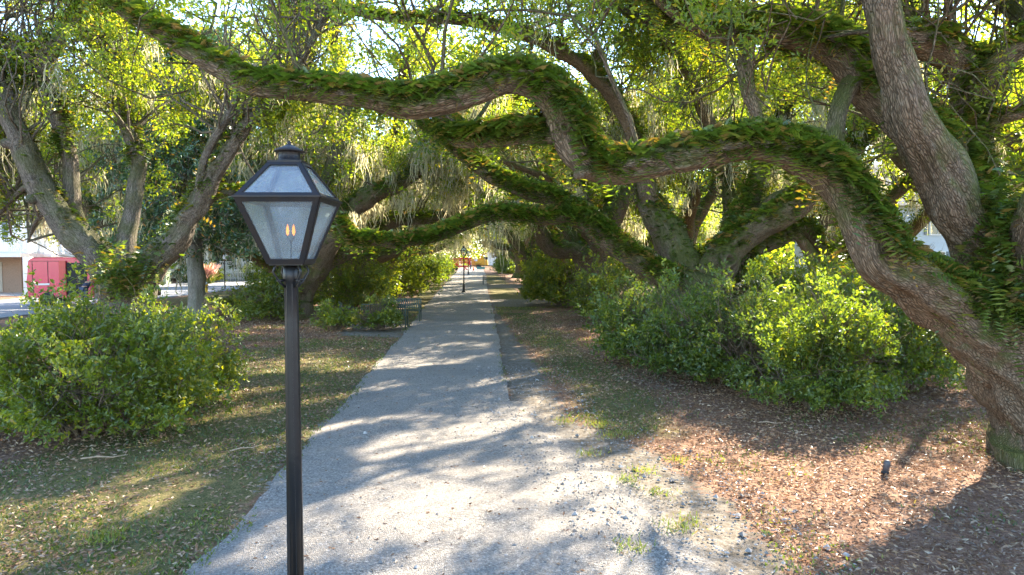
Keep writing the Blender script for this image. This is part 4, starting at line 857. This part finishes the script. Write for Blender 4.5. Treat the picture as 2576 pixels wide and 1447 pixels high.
# ------------------------------------------------------------------ gas lamps
def make_lamp(loc):
    root = empty('street_lamp', loc)
    ZB, ZS, ZT = 2.54, 2.92, 3.13; wb, ws, wt = .105, .24, .093
    MB().lathe([(.17, 0), (.17, .03), (.15, .05), (.14, .09), (.10, .13), (.095, .2), (.078, .4), (.058, .58), (.05, .62)], 16).build('base', M_black, root)
    MB().lathe([(.0485, .62), (.0455, 1.4), (.041, 2.2), (.039, 2.42), (.046, 2.43), (.046, 2.52), (.03, 2.53)], 28).build('post', M_black, root)
    # groove lines of the round post
    m = MB()
    for a in (2.6, 3.5, 4.3, 5.1, 6.0): m.bar((math.cos(a) * .0475, math.sin(a) * .0475, .64), (math.cos(a) * .0385, math.sin(a) * .0385, 2.42), .005)
    m.build('post_ribs', M_black, root)
    m = MB()
    for a in range(4):
        t = a * math.pi / 2 + math.pi / 4; c, s_ = math.cos(t), math.sin(t)
        m.tube([(c * .04, s_ * .04, 2.40), (c * .075, s_ * .075, 2.43), (c * .115, s_ * .115, 2.49), (c * .10, s_ * .10, 2.525), (c * .085, s_ * .085, 2.515)], .008, 6)
        m.lathe([(.008, 0), (.008, .05)], 6, (c * .04, s_ * .04, 2.44), (c, s_, 0))
    m.build('brackets', M_black, root)
    f = MB(); th = .012
    def corner(w_, z, i): return Vector(((-w_, w_, w_, -w_)[i], (-w_, -w_, w_, w_)[i], z))
    for i in range(4):
        j = (i + 1) % 4
        for (wa, za, wc, zc, bw) in ((wb, ZB, ws, ZS, .029), (ws, ZS, wt, ZT, .024)):
            A, B, C, D = corner(wa, za, i), corner(wa, za, j), corner(wc, zc, j), corner(wc, zc, i)
            e = (B - A).normalized(); up = ((D + C) / 2 - (A + B) / 2).normalized(); nv = e.cross(up).normalized()
            ctr = (A + B + C + D) / 4
            def inset(P, Q, Rr):   # point moved inward along both edges
                d1 = (Q - P).normalized(); d2 = (Rr - P).normalized(); k = bw / max(.2, math.sin(d1.angle(d2))); return P + (d1 + d2) * k
            Ai, Bi, Ci, Di = inset(A, B, D), inset(B, A, C), inset(C, B, D), inset(D, A, C)
            for q in ((A, B, Bi, Ai), (B, C, Ci, Bi), (C, D, Di, Ci), (D, A, Ai, Di)): f.poly(q, th, nv)
            g = MB(); k = nv * -.004; g.poly([Ai + k - e * .004, Bi + k + e * .004, Ci + k + e * .004, Di + k - e * .004], .003, nv); g.build('glass_pane', M_glass, root)
    f.box((0, 0, ZB - .004), (.2, .2, .012)); f.box((0, 0, ZT + .004), (.2, .2, .014))
    for i in range(4):
        A, B = corner(ws + .006, ZS, i), corner(ws + .006, ZS, (i + 1) % 4); f.bar(A, B, .014, .010)
    f.build('lantern_frame', M_frame, root)
    cz = ZT + .01
    m = MB().lathe([(.066, cz), (.066, cz + .012), (.061, cz + .014), (.061, cz + .062), (.066, cz + .066)], 24); m.build('vent_collar', M_frame, root)
    h = MB()
    for row, zz in ((0, .026), (1, .046)):
        for i in range(14): a = (i + row * .5) / 14 * 6.283; h.lathe([(.0045, 0), (.0045, .0035)], 8, (math.cos(a) * .0590, math.sin(a) * .0590, cz + zz), (math.cos(a), math.sin(a), 0))
    h.build('vent_holes', M_rubber, root)
    MB().lathe([(.03, cz + .05), (.088, cz + .062), (.089, cz + .068), (.06, cz + .083), (.03, cz + .098), (.016, cz + .104), (.010, cz + .112), (.012, cz + .118), (.007, cz + .126), (.001, cz + .128)], 28).build('cap', M_frame, root)
    MB().lathe([(.012, ZB), (.012, ZB + .03), (.006, ZB + .035), (.006, ZB + .12), (.010, ZB + .125), (.010, ZB + .14), (.004, ZB + .145)], 10).tube([(-.022, 0, ZB + .165), (-.015, 0, ZB + .14), (0, 0, ZB + .135), (.015, 0, ZB + .14), (.022, 0, ZB + .165)], .004, 6).build('burner', M_frame, root)
    for sx in (-1, 1): MB().lathe([(.003, 0), (.009, .014), (.010, .026), (.006, .048), (.0005, .066)], 10, (sx * .018, 0, ZB + .168)).build('flame', M_lamp_on, root)
    MB().tube([(ws * .72, -ws * .62, ZB + .27), (ws * .76, -ws * .66, ZB + .275), (ws * .76, -ws * .68, ZB + .255), (ws * .72, -ws * .64, ZB + .25)], .003, 6).build('latch_hook', M_frame, root)
    return root
lamp = make_lamp((0, 0, 0))
lg = 'gas lamp posts down the middle of the walk'
for i, (u, d, lb) in enumerate([(717, 4.09, 'black gas lamp with four-sided glass lantern and lit flame, large in the foreground'), (1165.5, 47.6, 'slim black lamp post halfway down the walk, second from the viewer'), (1177.5, 92, 'smallest black lamp post near the end of the walk by the red lift')]):
    o = lamp if i == 0 else copy_tree(lamp); p = W(u, 643, d); o.location = (p[0] + .036, d, .012); o.rotation_euler = (0, 0, R(.5)); tag(o, lb, 'street lamp', lg)
for i, (x, y, z, rz, lb) in enumerate([(-.06, -.215, 2.93 + .02, .4, 'curled brown leaf lying on the front ledge of the foreground lantern'), (.12, -.215, 2.945, 2.0, 'small dry leaf caught at the right of the lantern ledge')]):
    v, f_ = leaves(np.zeros((1, 3)), np.array([[1., 0, .1]]), .07, .03, .2); o = npmesh('dry_leaf', v, [f_], M_brownleaf); o.location = (W(717, 643, 4.09)[0] + x, 4.09 + y, z); o.rotation_euler = (.3, 0, rz); tag(o, lb, 'leaf')

# ------------------------------------------------------------------ benches, bollards
def make_bench(L=1.5):
    """slatted steel bench, faces +Y, origin at centre of the ground footprint"""
    root = empty('park_bench', (0, 0, 0))
    m = MB(); n = int(L / .075)
    for i in range(n + 1):
        x = -L / 2 + L * i / n; m.box((x, 0, .45), (.032, .46, .012))
    m.box((0, .22, .442), (L, .03, .03)); m.box((0, -.22, .442), (L, .03, .03)); m.build('seat', M_bench, root)
    m = MB()
    for i in range(n + 1):
        x = -L / 2 + L * i / n; m.box((x, -.27, .68), (.042, .012, .36), 0, R(8))
    m.box((0, -.245, .50), (L, .03, .035)); m.box((0, -.297, .86), (L, .03, .035)); m.build('backrest', M_bench, root)
    for sx in (-1, 1):
        x = sx * (L / 2 + .02)
        MB().box((x, -.26, .43), (.045, .045, .86)).build('leg', M_bench, root); MB().box((x, .24, .33), (.045, .045, .66)).build('leg', M_bench, root)
        MB().box((x, -.01, .655), (.05, .46, .03)).box((x, -.01, .43), (.03, .46, .03)).build('armrest', M_bench, root)
    return root
bench = make_bench()
bg_ = 'green metal benches along the walk'
g = G(1243, 717)
spots = [(-4.55, 24.4, 0, 'green slatted metal bench seen from its back, beside the left edge of the walk'),
         (-4.4, 26.9, math.pi, 'second green metal bench facing the slatted one on the left of the walk'),
         (g[0], g[1], math.pi * 0, 'green metal bench far down the right edge of the walk, back to viewer'),
         (-6.1, 25.3, -math.pi / 2 + .35, 'narrow metal seat with sunlit back at the outer end of the left seating corner')]
for i, (x, y, rz, lb) in enumerate(spots):
    o = bench if i == 0 else copy_tree(bench); o.location = (x, y, .012); o.rotation_euler = (0, 0, rz); tag(o, lb, 'bench', bg_)
    if i == 3: o.scale = (.45, 1, 1)
    if i == 2: o.scale = (1.25, 1, 1)
def ground_light(u, v, lb, s=1.0):
    g = G(u, v); root = empty('garden_light', (g[0], g[1], 0), 0, lb, 'garden light', 'small ground lights in the beds')
    MB().lathe([(.0, 0), (.045 * s, .0), (.045 * s, .03 * s), (.0, .03 * s)], 12).build('spike_collar', M_black, root)
    MB().lathe([(.035 * s, .02 * s), (.038 * s, .12 * s), (.036 * s, .15 * s), (.02 * s, .17 * s), (.001, .172 * s)], 14, (0, 0, 0), (.12, -.1, 1)).build('housing', M_dkgrey, root)
ground_light(2226, 1192, 'small grey well light poking out of the leaf litter on the right'); ground_light(530, 912, 'tiny dark ground light on the straw patch left of the lamp post', .8)
# sticks on the lawn and dead twigs in the bank
for i, (u, v, L, rz, lb) in enumerate([(262, 1158, .55, .12, 'bare stick lying on the left lawn below the big azalea'), (620, 1135, .4, .5, 'thin twig on the grass left of the lamp post'), (1940, 1070, .35, -.4, 'short twig on the leaf litter at the foot of the right-hand bank')]):
    g = G(u, v); o = MB().tube([(-L / 2, 0, .02), (-L / 6, .02, .035), (L / 5, -.01, .03), (L / 2, .03, .045)], [.011, .01, .008, .004], 6).build('fallen_stick', M_wood); o.location = (g[0], g[1], .01); o.rotation_euler = (0, 0, rz); tag(o, lb, 'stick')

# ------------------------------------------------------------------ buildings
def window(m_parent, x, y, z, w_, h, ny=-1, axis='y'):
    f = MB(); t = .1
    def bx(m, dx, dz, sx, sz, dep, out):
        if axis == 'y': m.box((x + dx, y + ny * out, z + dz), (sx, dep, sz))
        else: m.box((x + ny * out, y + dx, z + dz), (dep, sx, sz))
    for s_ in (-1, 1): bx(f, s_ * (w_ / 2 + t / 2), 0, t, h + 2 * t, .08, .03); bx(f, 0, s_ * (h / 2 + t / 2), w_, t, .08, .03)
    bx(f, 0, 0, .04, h, .05, .02); bx(f, 0, 0, w_, .04, .046, .02)
    fo_ = f.build('window', M_white, m_parent); p = MB(); bx(p, 0, 0, w_, h, .02, .004); p.build('pane', M_window, fo_)
    s = MB()
    for s_ in (-1, 1): bx(s, s_ * (w_ / 2 + t + .19), 0, .34, h + .1, .04, .03)
    s.build('shutters', M_shutter, fo_)
M_shutter = simple('slate_shutters', (.14, .17, .19), .6)
def tall_house():
    X1, Y0 = -33.2, 46.0; root = empty('tall_white_house', (X1 - 5, Y0 + 5, 0), 0, 'tall white clapboard house with balcony and brick garage at the left edge', 'house')
    ox, oy = X1 - 5, Y0 + 5
    w_ = MB(); w_.box((0, 0, 5.6), (10, 9, 5.8))
    for i in range(18): w_.box((0, -4.5, 2.95 + i * .3), (10.02, .05, .03))
    for i in range(18): w_.box((5.0, 0, 2.95 + i * .3), (.05, 9.02, .03))
    w_.build('wall', M_white, root)
    MB().box((-.4, .4, 1.3), (9.2, 8.2, 2.62)).build('garage_wall', M_brick, root)
    MB().poly([(-5.7, 0, 8.4), (5.7, 0, 8.4), (0, 0, 11.6)], 10.2, (0, 1, 0)).build('roof', M_shingle, root)
    MB().poly([(-4.8, -5.13, 8.5), (4.8, -5.13, 8.5), (0, -5.13, 11.1)], .06, (0, 1, 0)).build('gable', M_white, root)
    for sx in (-3, 0, 3): window(root, sx, -4.52, 4.5, 1.0, 1.7); window(root, sx, -4.52, 7.0, 1.0, 1.5)
    for sy in (-2.5, 0, 2.5): window(root, 5.02, sy, 4.6, 1.0, 1.7, 1, 'x'); window(root, 5.02, sy, 7.1, 1.0, 1.5, 1, 'x')
    b = MB(); b.box((.6, -5.6, 2.62), (11.4, 2.2, .25)).box((6.0, 0, 2.63), (1.7, 9, .25)); b.build('balcony_floor', M_white, root)
    r = MB(); r.box((.6, -6.6, 3.75), (11.4, .08, .07)).box((.6, -6.6, 2.87), (11.4, .06, .06)).box((6.75, -2, 3.75), (.08, 9.2, .07)).box((6.75, -2, 2.87), (.06, 9.2, .06))
    for i in range(86): r.box((-5 + i * .135, -6.6, 3.3), (.035, .035, .84))
    for i in range(66): r.box((6.75, -6.5 + i * .135, 3.3), (.035, .035, .84))
    r.build('balcony_railing', M_white, root)
    for (x, y) in ((-5, -6.6), (-1.2, -6.6), (2.6, -6.6), (6.75, -6.6), (6.75, -2.6), (6.75, 1.6)):
        MB().box((x, y, 5.45), (.2, .2, 5.4)).box((x, y, 2.9), (.28, .28, .3)).box((x, y, 1.25), (.42, .42, 2.5)).build('column', M_white, root)
    MB().box((.9, -5.55, 8.25), (12.1, 2.4, .3)).build('porch_roof', M_white, root)
    for x in (-2.6, 1.6): MB().box((x, -3.72, 1.1), (2.6, .06, 2.1)).build('garage_door', M_garage, root)
    root.location = (ox, oy, 0)
tall_house()
def porch_house():
    ox, oy = -34.5, 76; root = empty('porch_house', (ox, oy, 0), 0, 'long white house with two-storey porch, columns and stair railings behind the magnolia', 'house')
    w_ = MB(); w_.box((0, 0, 4.0), (18, 9, 7.6))
    for i in range(22): w_.box((0, -4.5, .6 + i * .33), (18.02, .05, .03))
    w_.build('wall', M_white, root)
    MB().poly([(0, -6.9, 7.9), (0, 4.9, 7.9), (0, -1, 11)], 19, (1, 0, 0)).build('roof', M_shingle, root)
    for x in (-7, -4.2, -1.4, 1.4, 4.2, 7): window(root, x, -4.52, 2.6, 1.1, 1.9); window(root, x, -4.52, 6.0, 1.1, 1.7)
    MB().box((0, -5.6, .9), (18, 2.2, .25)).box((0, -5.6, 4.3), (18, 2.2, .25)).build('porch_floor', M_white, root)
    r = MB()
    for z in (1.0, 4.4):
        r.box((0, -6.6, z + .95), (18, .08, .07))
        for i in range(120): r.box((-9 + i * .15, -6.6, z + .48), (.045, .045, .9))
    r.build('porch_railing', M_white, root)
    for x in (-9, -6, -3, 0, 3, 6, 9): MB().box((x, -6.6, 4.3), (.26, .26, 7.2)).build('column', M_white, root)
    s = MB()
    for i in range(5): s.box((2, -7.2 - i * .35, .8 - i * .18), (2.2, .36, .18))
    s.build('steps', M_white, root)
    root.rotation_euler = (0, 0, R(4))
porch_house()
def yard_house():
    ox, oy = 38, 56; root = empty('yard_house', (ox, oy, 0), 0, 'pale blue-grey house glimpsed through leaves on the far right', 'house')
    MB().box((0, 0, 3.2), (26, 9, 6.4)).build('wall', M_paleblue, root); MB().poly([(0, -5.2, 6.3), (0, 5.2, 6.3), (0, 0, 10)], 27, (1, 0, 0)).build('roof', M_shingle, root)
    for x in range(-10, 12, 4): window(root, x, -4.52, 2.0, 1.1, 1.7); window(root, x, -4.52, 4.9, 1.1, 1.4)
M_paleblue = simple('pale_blue_clapboard', (.5, .56, .62), .6, nz=.1)
yard_house()
def fence(x0, y0, x1, y1, h, lb, name='picket_fence'):
    L = math.hypot(x1 - x0, y1 - y0); root = empty(name, (x0, y0, 0), math.atan2(y1 - y0, x1 - x0), lb, 'fence')
    m = MB(); n = int(L / .16)
    for i in range(n): m.box((i * .16, 0, h / 2 + .05), (.09, .025, h)); 
    m.build('pickets', M_white, root); MB().box((L / 2, .03, h * .3), (L, .03, .09)).box((L / 2, .03, h * .8), (L, .03, .09)).build('rails', M_white, root)
    for i in range(int(L / 2.4) + 1): MB().box((i * 2.4, .09, h / 2 + .1), (.12, .12, h + .2)).build('post', M_white, root)
fence(12.5, 40, 21, 38, 1.1, 'white picket fence glimpsed in the yard behind the forked oak')
fence(-31.5, 66, -22, 72, 1.1, 'white railing fence in front of the porch house across the street', 'railing_fence')

# ------------------------------------------------------------------ street things at the left
def wheel(parent, c, r, wd, ax=(0, 1, 0)):
    w_ = MB().lathe([(r * .6, -wd / 2), (r * .94, -wd / 2), (r, -wd * .3), (r, wd * .3), (r * .94, wd / 2), (r * .6, wd / 2)], 24, c, ax).build('wheel', M_rubber, parent)
    MB().lathe([(r * .1, -wd * .42), (r * .6, -wd * .38), (r * .6, wd * .38), (r * .3, wd * .44), (r * .1, wd * .5)], 16, c, ax).build('rim', M_rim, w_)
def van(x, y, rz):
    root = empty('delivery_van', (x, y, .03), rz, 'red cargo van with glossy magenta side and open door, parked across the street', 'van')
    # length along X, nose at +X, viewer sees the -Y side
    side = [(-2.7, .45), (-2.75, 1.2), (-2.66, 2.3), (-2.5, 2.46), (1.2, 2.46), (1.55, 2.36), (2.15, 1.5), (2.75, 1.25), (2.95, .95), (2.95, .5), (2.4, .4), (-2.2, .4)]
    m = MB(); m.poly([(a, 0, b_) for a, b_ in side], 1.9, (0, 1, 0))
    bmesh.ops.bevel(m.bm, geom=m.bm.edges[:], offset=.05, segments=3, affect='EDGES'); m.build('body', M_pinkvan, root)
    MB().poly([(1.05, 0, 1.45), (1.15, 0, 2.1), (1.5, 0, 2.12), (1.98, 0, 1.47)], 1.93, (0, 1, 0)).build('side_window', M_window, root)
    MB().poly([(1.58, 0, 2.28), (2.12, 0, 1.52), (2.16, 0, 1.54), (1.62, 0, 2.31)], 1.6, (0, 1, 0)).build('windshield', M_window, root)
    MB().box((-.35, -.965, 1.35), (.95, .03, 1.7)).build('door_opening', M_rubber, root)
    d = MB().box((-1.0, -1.02, 1.4), (.34, .05, 1.8), 0, 0, .02).build('sliding_door', M_red, root); MB().box((-.95, -1.06, 1.35), (.16, .03, .05)).build('handle', M_black, d)
    for z, l in ((1.05, 2.2), (.75, 2.0)): MB().box((-1.5, -.965, z), (l * .8, .02, .04)).build('side_trim', M_red, root)
    MB().box((-1.72, -.962, 1.4), (.018, .012, 1.7)).box((-2.45, -.962, 1.4), (.018, .012, 1.7)).box((-1.9, -.962, 2.28), (1.5, .012, .02)).build('panel_seams', M_rubber, root)
    MB().box((-2.0, -.97, 1.1), (.7, .012, .09)).build('side_lettering', M_white, root)
    for px in (-1.75, 1.95):
        for py in (-.85, .85): wheel(root, (px, py, .36), .36, .24)
    for py in (-.75, .75): MB().box((2.93, py, .95), (.08, .28, .2), 0, 0, .02).build('headlight', M_glass, root); MB().box((-2.74, py, 1.3), (.05, .14, .5)).build('tail_light', M_red, root)
    MB().box((3.0, 0, .5), (.12, 1.8, .22), 0, 0, .03).build('front_bumper', M_black, root); MB().box((-2.78, 0, .48), (.12, 1.8, .18), 0, 0, .03).build('rear_bumper', M_black, root)
van(-22.1, 36, R(8))
def pedestrian(loc, rz, lb, pose, shirt, pants, vest=None):
    root = empty('person', loc, rz, lb, 'person')
    J = dict(pel=(0, 0, .95), chest=(0, 0, 1.3), neck=(0, 0, 1.5), head=(0, .02, 1.63), top=(0, .02, 1.76), sl=(-.19, 0, 1.43), el=(-.27, 0, 1.14), wl=(-.27, .08, .9), hl=(-.27, .1, .8),
             sr=(.19, 0, 1.43), er=(.27, 0, 1.14), wr=(.27, .08, .9), hr=(.27, .1, .8), pl=(-.1, 0, .9), kl=(-.12, .03, .5), al=(-.13, 0, .09), tl=(-.14, .17, .04), pr=(.1, 0, .9), kr=(.12, .03, .5), ar=(.13, 0, .09), tr=(.14, .17, .04))
    J.update(pose)
    def skin(name, chains, rad, mat, sub=2):
        names = []; edges = []
        for ch in chains:
            for q in ch:
                if q not in names: names.append(q)
            edges += [(names.index(a), names.index(b_)) for a, b_ in zip(ch, ch[1:])]
        me = bpy.data.meshes.new(name); me.from_pydata([J[q] for q in names], edges, []); o = link(name, me, mat, root)
        md = o.modifiers.new('skin', 'SKIN')
        for i, q in enumerate(names): me.skin_vertices[0].data[i].radius = (rad[q], rad[q] * (.75 if q in ('chest', 'pel') else 1))
        me.skin_vertices[0].data[0].use_root = True
        s = o.modifiers.new('sub', 'SUBSURF'); s.levels = sub; s.render_levels = sub
        return o
    for sd in 'lr':   # five fingers
        wv = np.array(J['w' + sd]); hv = np.array(J['h' + sd]); dv = hv - wv; dv = dv / np.linalg.norm(dv)
        for k in range(5):
            o_ = np.array([0, (k - 2) * .02, 0]); ln = (.05, .075, .085, .08, .06)[k]; J['f%s%d' % (sd, k)] = tuple(hv + o_ + dv * .03); J['g%s%d' % (sd, k)] = tuple(hv + o_ * 1.2 + dv * ln + np.array([0, .015, 0]))
    rad = dict(pel=.145, chest=.155, neck=.06, head=.1, top=.075, sl=.065, el=.045, wl=.032, hl=.04, sr=.065, er=.045, wr=.032, hr=.04, pl=.09, kl=.062, al=.045, tl=.035, pr=.09, kr=.062, ar=.045, tr=.035)
    for sd in 'lr':
        for k in range(5): rad['f%s%d' % (sd, k)] = .01; rad['g%s%d' % (sd, k)] = .008
    ch = [('pel', 'chest', 'neck', 'head', 'top'), ('chest', 'sl', 'el', 'wl', 'hl'), ('chest', 'sr', 'er', 'wr', 'hr'), ('pel', 'pl', 'kl', 'al', 'tl'), ('pel', 'pr', 'kr', 'ar', 'tr')]
    for sd in 'lr': ch += [('h' + sd, 'f%s%d' % (sd, k), 'g%s%d' % (sd, k)) for k in range(5)]
    skin('body', ch, rad, M_skin, 1)
    r2 = {k: v + .02 for k, v in rad.items()}; skin('shirt', [('pel', 'chest'), ('chest', 'sl', 'el'), ('chest', 'sr', 'er')], r2, shirt); skin('trousers', [('pel', 'pl', 'kl', 'al'), ('pel', 'pr', 'kr', 'ar')], r2, pants)
    hd = Vector(J['top']); m = MB(); bmesh.ops.create_uvsphere(m.bm, u_segments=14, v_segments=10, radius=.105, matrix=Matrix.Translation(hd - Vector((0, .02, .05)))); m.build('hair', M_hair, root)
    return root
bend = dict(chest=(0, .28, 1.15), neck=(0, .42, 1.25), head=(0, .52, 1.32), top=(0, .56, 1.44), sl=(-.19, .34, 1.2), el=(-.24, .5, 1.0), wl=(-.2, .72, 1.02), hl=(-.18, .8, 1.04), sr=(.19, .34, 1.2), er=(.24, .5, 1.0), wr=(.2, .72, 1.02), hr=(.18, .8, 1.04))
p = W(216, 690, 34.6); pedestrian((p[0], 34.4, .03), -.2, 'person in a navy shirt leaning into the open side door of the red van', bend, M_navy, M_jeans)
# car behind the van, red sign, hydrant, poles, utility box
def car(x, y, rz):
    root = empty('parked_car', (x, y, .03), rz, 'small red car half hidden behind the fork of the left oak, by the white stairs', 'car')
    m = MB().poly([(a, 0, b_) for a, b_ in [(-2.1, .35), (-2.15, .85), (-1.7, 1.0), (-1.1, 1.42), (.5, 1.42), (1.2, .98), (2.0, .85), (2.15, .6), (2.1, .3)]], 1.7, (0, 1, 0)); bmesh.ops.bevel(m.bm, geom=m.bm.edges[:], offset=.06, segments=3, affect='EDGES'); m.build('body', M_red, root)
    MB().poly([(-1.05, 0, 1.34), (.45, 0, 1.34), (.95, 0, 1.02), (-1.45, 0, 1.02)], 1.72, (0, 1, 0)).build('side_windows', M_window, root)
    for px in (-1.35, 1.35):
        for py in (-.78, .78): wheel(root, (px, py, .31), .31, .2)
    for py in (-.6, .6): MB().box((2.1, py, .68), (.08, .3, .14), 0, 0, .02).build('headlight', M_glass, root)
car(-31, 47, R(80))
def hydrant(x, y):
    root = empty('fire_hydrant', (x, y, 0), 0, 'yellow fire hydrant with silver bonnet beside the street, right of the magnolia trunk', 'hydrant')
    MB().lathe([(.16, 0), (.16, .05), (.11, .06), (.11, .5), (.15, .52), (.15, .56), (.12, .58)], 16).build('barrel', M_hyd, root)
    MB().lathe([(.13, .575), (.12, .65), (.07, .72), (.03, .73), (.03, .79), (.0, .79)], 16).build('bonnet', M_grey, root)
    for a in ((1, 0, 0), (-1, 0, 0), (0, -1, 0)): MB().lathe([(.05, .09), (.05, .18), (.03, .2)], 10, (0, 0, .42), a).build('nozzle', M_grey, root)
g = G(519, 737); hydrant(g[0], g[1])
g = G(566, 728); root = empty('sign_post', (g[0], g[1], 0), 0, 'thin dark post with small plate standing at the street edge between magnolia and lantern', 'post'); MB().lathe([(.06, 0), (.05, .05), (.045, 2.3), (.05, 2.32)], 10).build('pole', M_black, root); MB().box((0, 0, 2.5), (.3, .03, .4)).build('plate', M_grey, root)
g = G(378, 722); root = empty('yard_sign', (g[0] - .5, g[1] - 4, 0), .1, 'small red and white yard sign across the street beside the oak fork', 'sign')
MB().box((0, 0, .62), (1.1, .04, .8)).build('board', M_signred, root); m = MB()
for i, (w_, z) in enumerate([(.8, .92), (.86, .8), (.8, .66), (.7, .52), (.84, .36)]):
    for k in range(int(w_ / .1)): m.box((-w_ / 2 + .05 + k * .1, -.024, z), (.07 if k % 3 else .04, .008, .07))
m.build('lettering', M_white, root); MB().box((-.45, .03, .3), (.04, .03, .6)).box((.45, .03, .3), (.04, .03, .6)).build('stakes', M_white, root)
root = empty('utility_box', (-31.6, 61, 0), .1, 'square green utility box among yellow bushes across the street', 'utility box'); MB().box((0, 0, .6), (1.7, 1.2, 1.15), 0, 0, .03).build('cabinet', M_box, root); MB().box((0, 0, 1.2), (1.8, 1.3, .08), 0, 0, .02).build('lid', M_box, root)

# ------------------------------------------------------------------ work site at the end of the walk
def boom_lift(x, y):
    root = empty('boom_lift', (x, y, 0), R(4), 'red folded trailer boom lift at the far end of the walk', 'boom lift')
    MB().box((0, 0, .62), (3.6, .9, .22), 0, 0, .02).box((-.6, 0, .9), (1.4, 1.1, .5), 0, 0, .03).build('chassis', M_red, root)
    m = MB()
    for z in (1.28, 1.62): m.box((-.1, -.12 + z * .1, z), (4.2, .22, .16))
    for i in range(9): m.bar((-2 + i * .46, .03, 1.30), (-1.75 + i * .46, .03, 1.62), .06)
    m.build('lower_boom', M_red, root)
    MB().box((0, .1, 1.98), (4.5, .28, .26), 0, 0, .02).box((1.3, .1, 2.14), (2.2, .2, .16)).build('upper_boom', M_red, root)
    MB().box((-2.1, 0, 1.62), (.28, .5, 1.0), 0, 0, .02).box((2.0, 0, 1.5), (.26, .5, 1.2), 0, 0, .02).build('hinge_towers', M_red, root)
    m = MB(); m.box((2.6, 0, 1.0), (.8, 1.0, .06))
    for z in (1.3, 1.6, 2.0):
        for sy in (-.5, .5): m.bar((2.2, sy, z), (3.0, sy, z), .05)
        m.bar((3.0, -.5, z), (3.0, .5, z), .05)
    for sx in (2.2, 3.0):
        for sy in (-.5, .5): m.bar((sx, sy, 1.0), (sx, sy, 2.0), .05)
    m.build('basket', M_red, root)
    for sx in (-1.6, 1.6):
        for sy in (-.75, .75): MB().bar((sx * .6, sy * .5, .7), (sx, sy * 1.3, .12), .12).box((sx, sy * 1.3, .07), (.3, .3, .08)).build('outrigger', M_red, root)
    for sy in (-.6, .6): wheel(root, (-.3, sy, .34), .34, .22)
    MB().bar((-1.8, 0, .6), (-3.2, 0, .45), .1).build('drawbar', M_rubber, root)
p = W(1152, 643, 121); boom_lift(p[0], 121)
def chipper(x, y):
    root = empty('wood_chipper', (x, y, 0), R(-3), 'yellow towed wood chipper with curved chute at the far end of the walk', 'wood chipper')
    MB().poly([(a, 0, b_) for a, b_ in [(-1.7, .75), (-1.7, 1.9), (-.5, 2.0), (.9, 2.0), (1.0, 1.7), (1.5, 1.7), (1.6, .75)]], 1.4, (0, 1, 0)).build('body', M_yellow, root)
    MB().tube([(.3, 0, 1.9), (.35, 0, 2.4), (.6, 0, 2.85), (1.1, 0, 3.0), (1.5, 0, 2.85)], [.24, .2, .18, .17, .15], 10).build('discharge_chute', M_yellow, root)
    MB().box((1.15, 0, 2.05), (.8, .9, .5), 0, 0, .05).build('engine_cover', M_rubber, root)
    MB().poly([(-1.7, 0, 1.0), (-2.5, 0, .8), (-2.5, 0, 1.9), (-1.7, 0, 1.7)], 1.3, (0, 1, 0)).build('infeed_hopper', M_yellow, root)
    for sy in (-.8, .8): MB().box((-.2, sy, .98), (1.2, .3, .05)).build('mudguard', M_rubber, root); wheel(root, (-.2, sy, .42), .42, .24)
    MB().box((0, 0, .68), (3.6, .9, .12)).bar((1.7, 0, .65), (3.1, 0, .5), .12).build('frame', M_rubber, root)
    MB().box((-.7, -.74, 1.75), (.6, .04, .5)).build('control_panel', M_white, root)
p = W(1207, 643, 132); chipper(p[0], 132)
p = W(1184, 643, 126); pedestrian((p[0], 126, 0), 1.2, 'worker in dark clothes standing between the red lift and the yellow chipper', {}, M_navy, M_jeans)
def cone(u, v, lb):
    g = G(u, v); root = empty('traffic_cone', (g[0], g[1], .02), 0, lb, 'traffic cone', 'orange cones at the end of the walk')
    MB().box((0, 0, .02), (.36, .36, .04)).build('base', M_orange, root); MB().lathe([(.13, .04), (.03, .68), (.02, .7), (.0, .7)], 16).build('cone', M_orange, root); MB().lathe([(.094, .26), (.075, .38), (.076, .381), (.095, .259)], 16).build('stripe', M_white, root)
cone(1191, 681.0, 'orange traffic cone on the walk right of the farthest lamp'); cone(1168, 680.6, 'orange traffic cone beside the red lift, left of the farthest lamp')
g = W(1207, 643, 129); root = empty('tool_bin', (g[0] + .2, 129, 0), 0, 'low teal bin on the ground under the yellow chipper', 'bin'); MB().box((0, 0, .2), (1.5, .7, .36), 0, 0, .03).build('tub', M_teal, root); MB().box((0, 0, .42), (1.6, .8, .06), 0, 0, .02).build('lid', M_teal, root)
p = W(1258, 643, 146); root = empty('box_trailer', (p[0], 146, 0), .02, 'white box trailer standing at the far right end of the walk', 'trailer')
MB().box((0, 0, 1.9), (5.4, 2.3, 2.9), 0, 0, .05).build('body', M_white, root); MB().box((-1.4, -1.16, 2.4), (.7, .03, .6)).build('window', M_window, root); MB().box((0, -1.16, 3.2), (5.2, .03, .08)).build('roof_trim', M_grey, root)
MB().box((0, 0, .45), (5.2, 2.0, .15)).build('frame', M_rubber, root)
for sx in (.2, 1.1):
    for sy in (-1.0, 1.0): wheel(root, (sx, sy, .36), .36, .22)
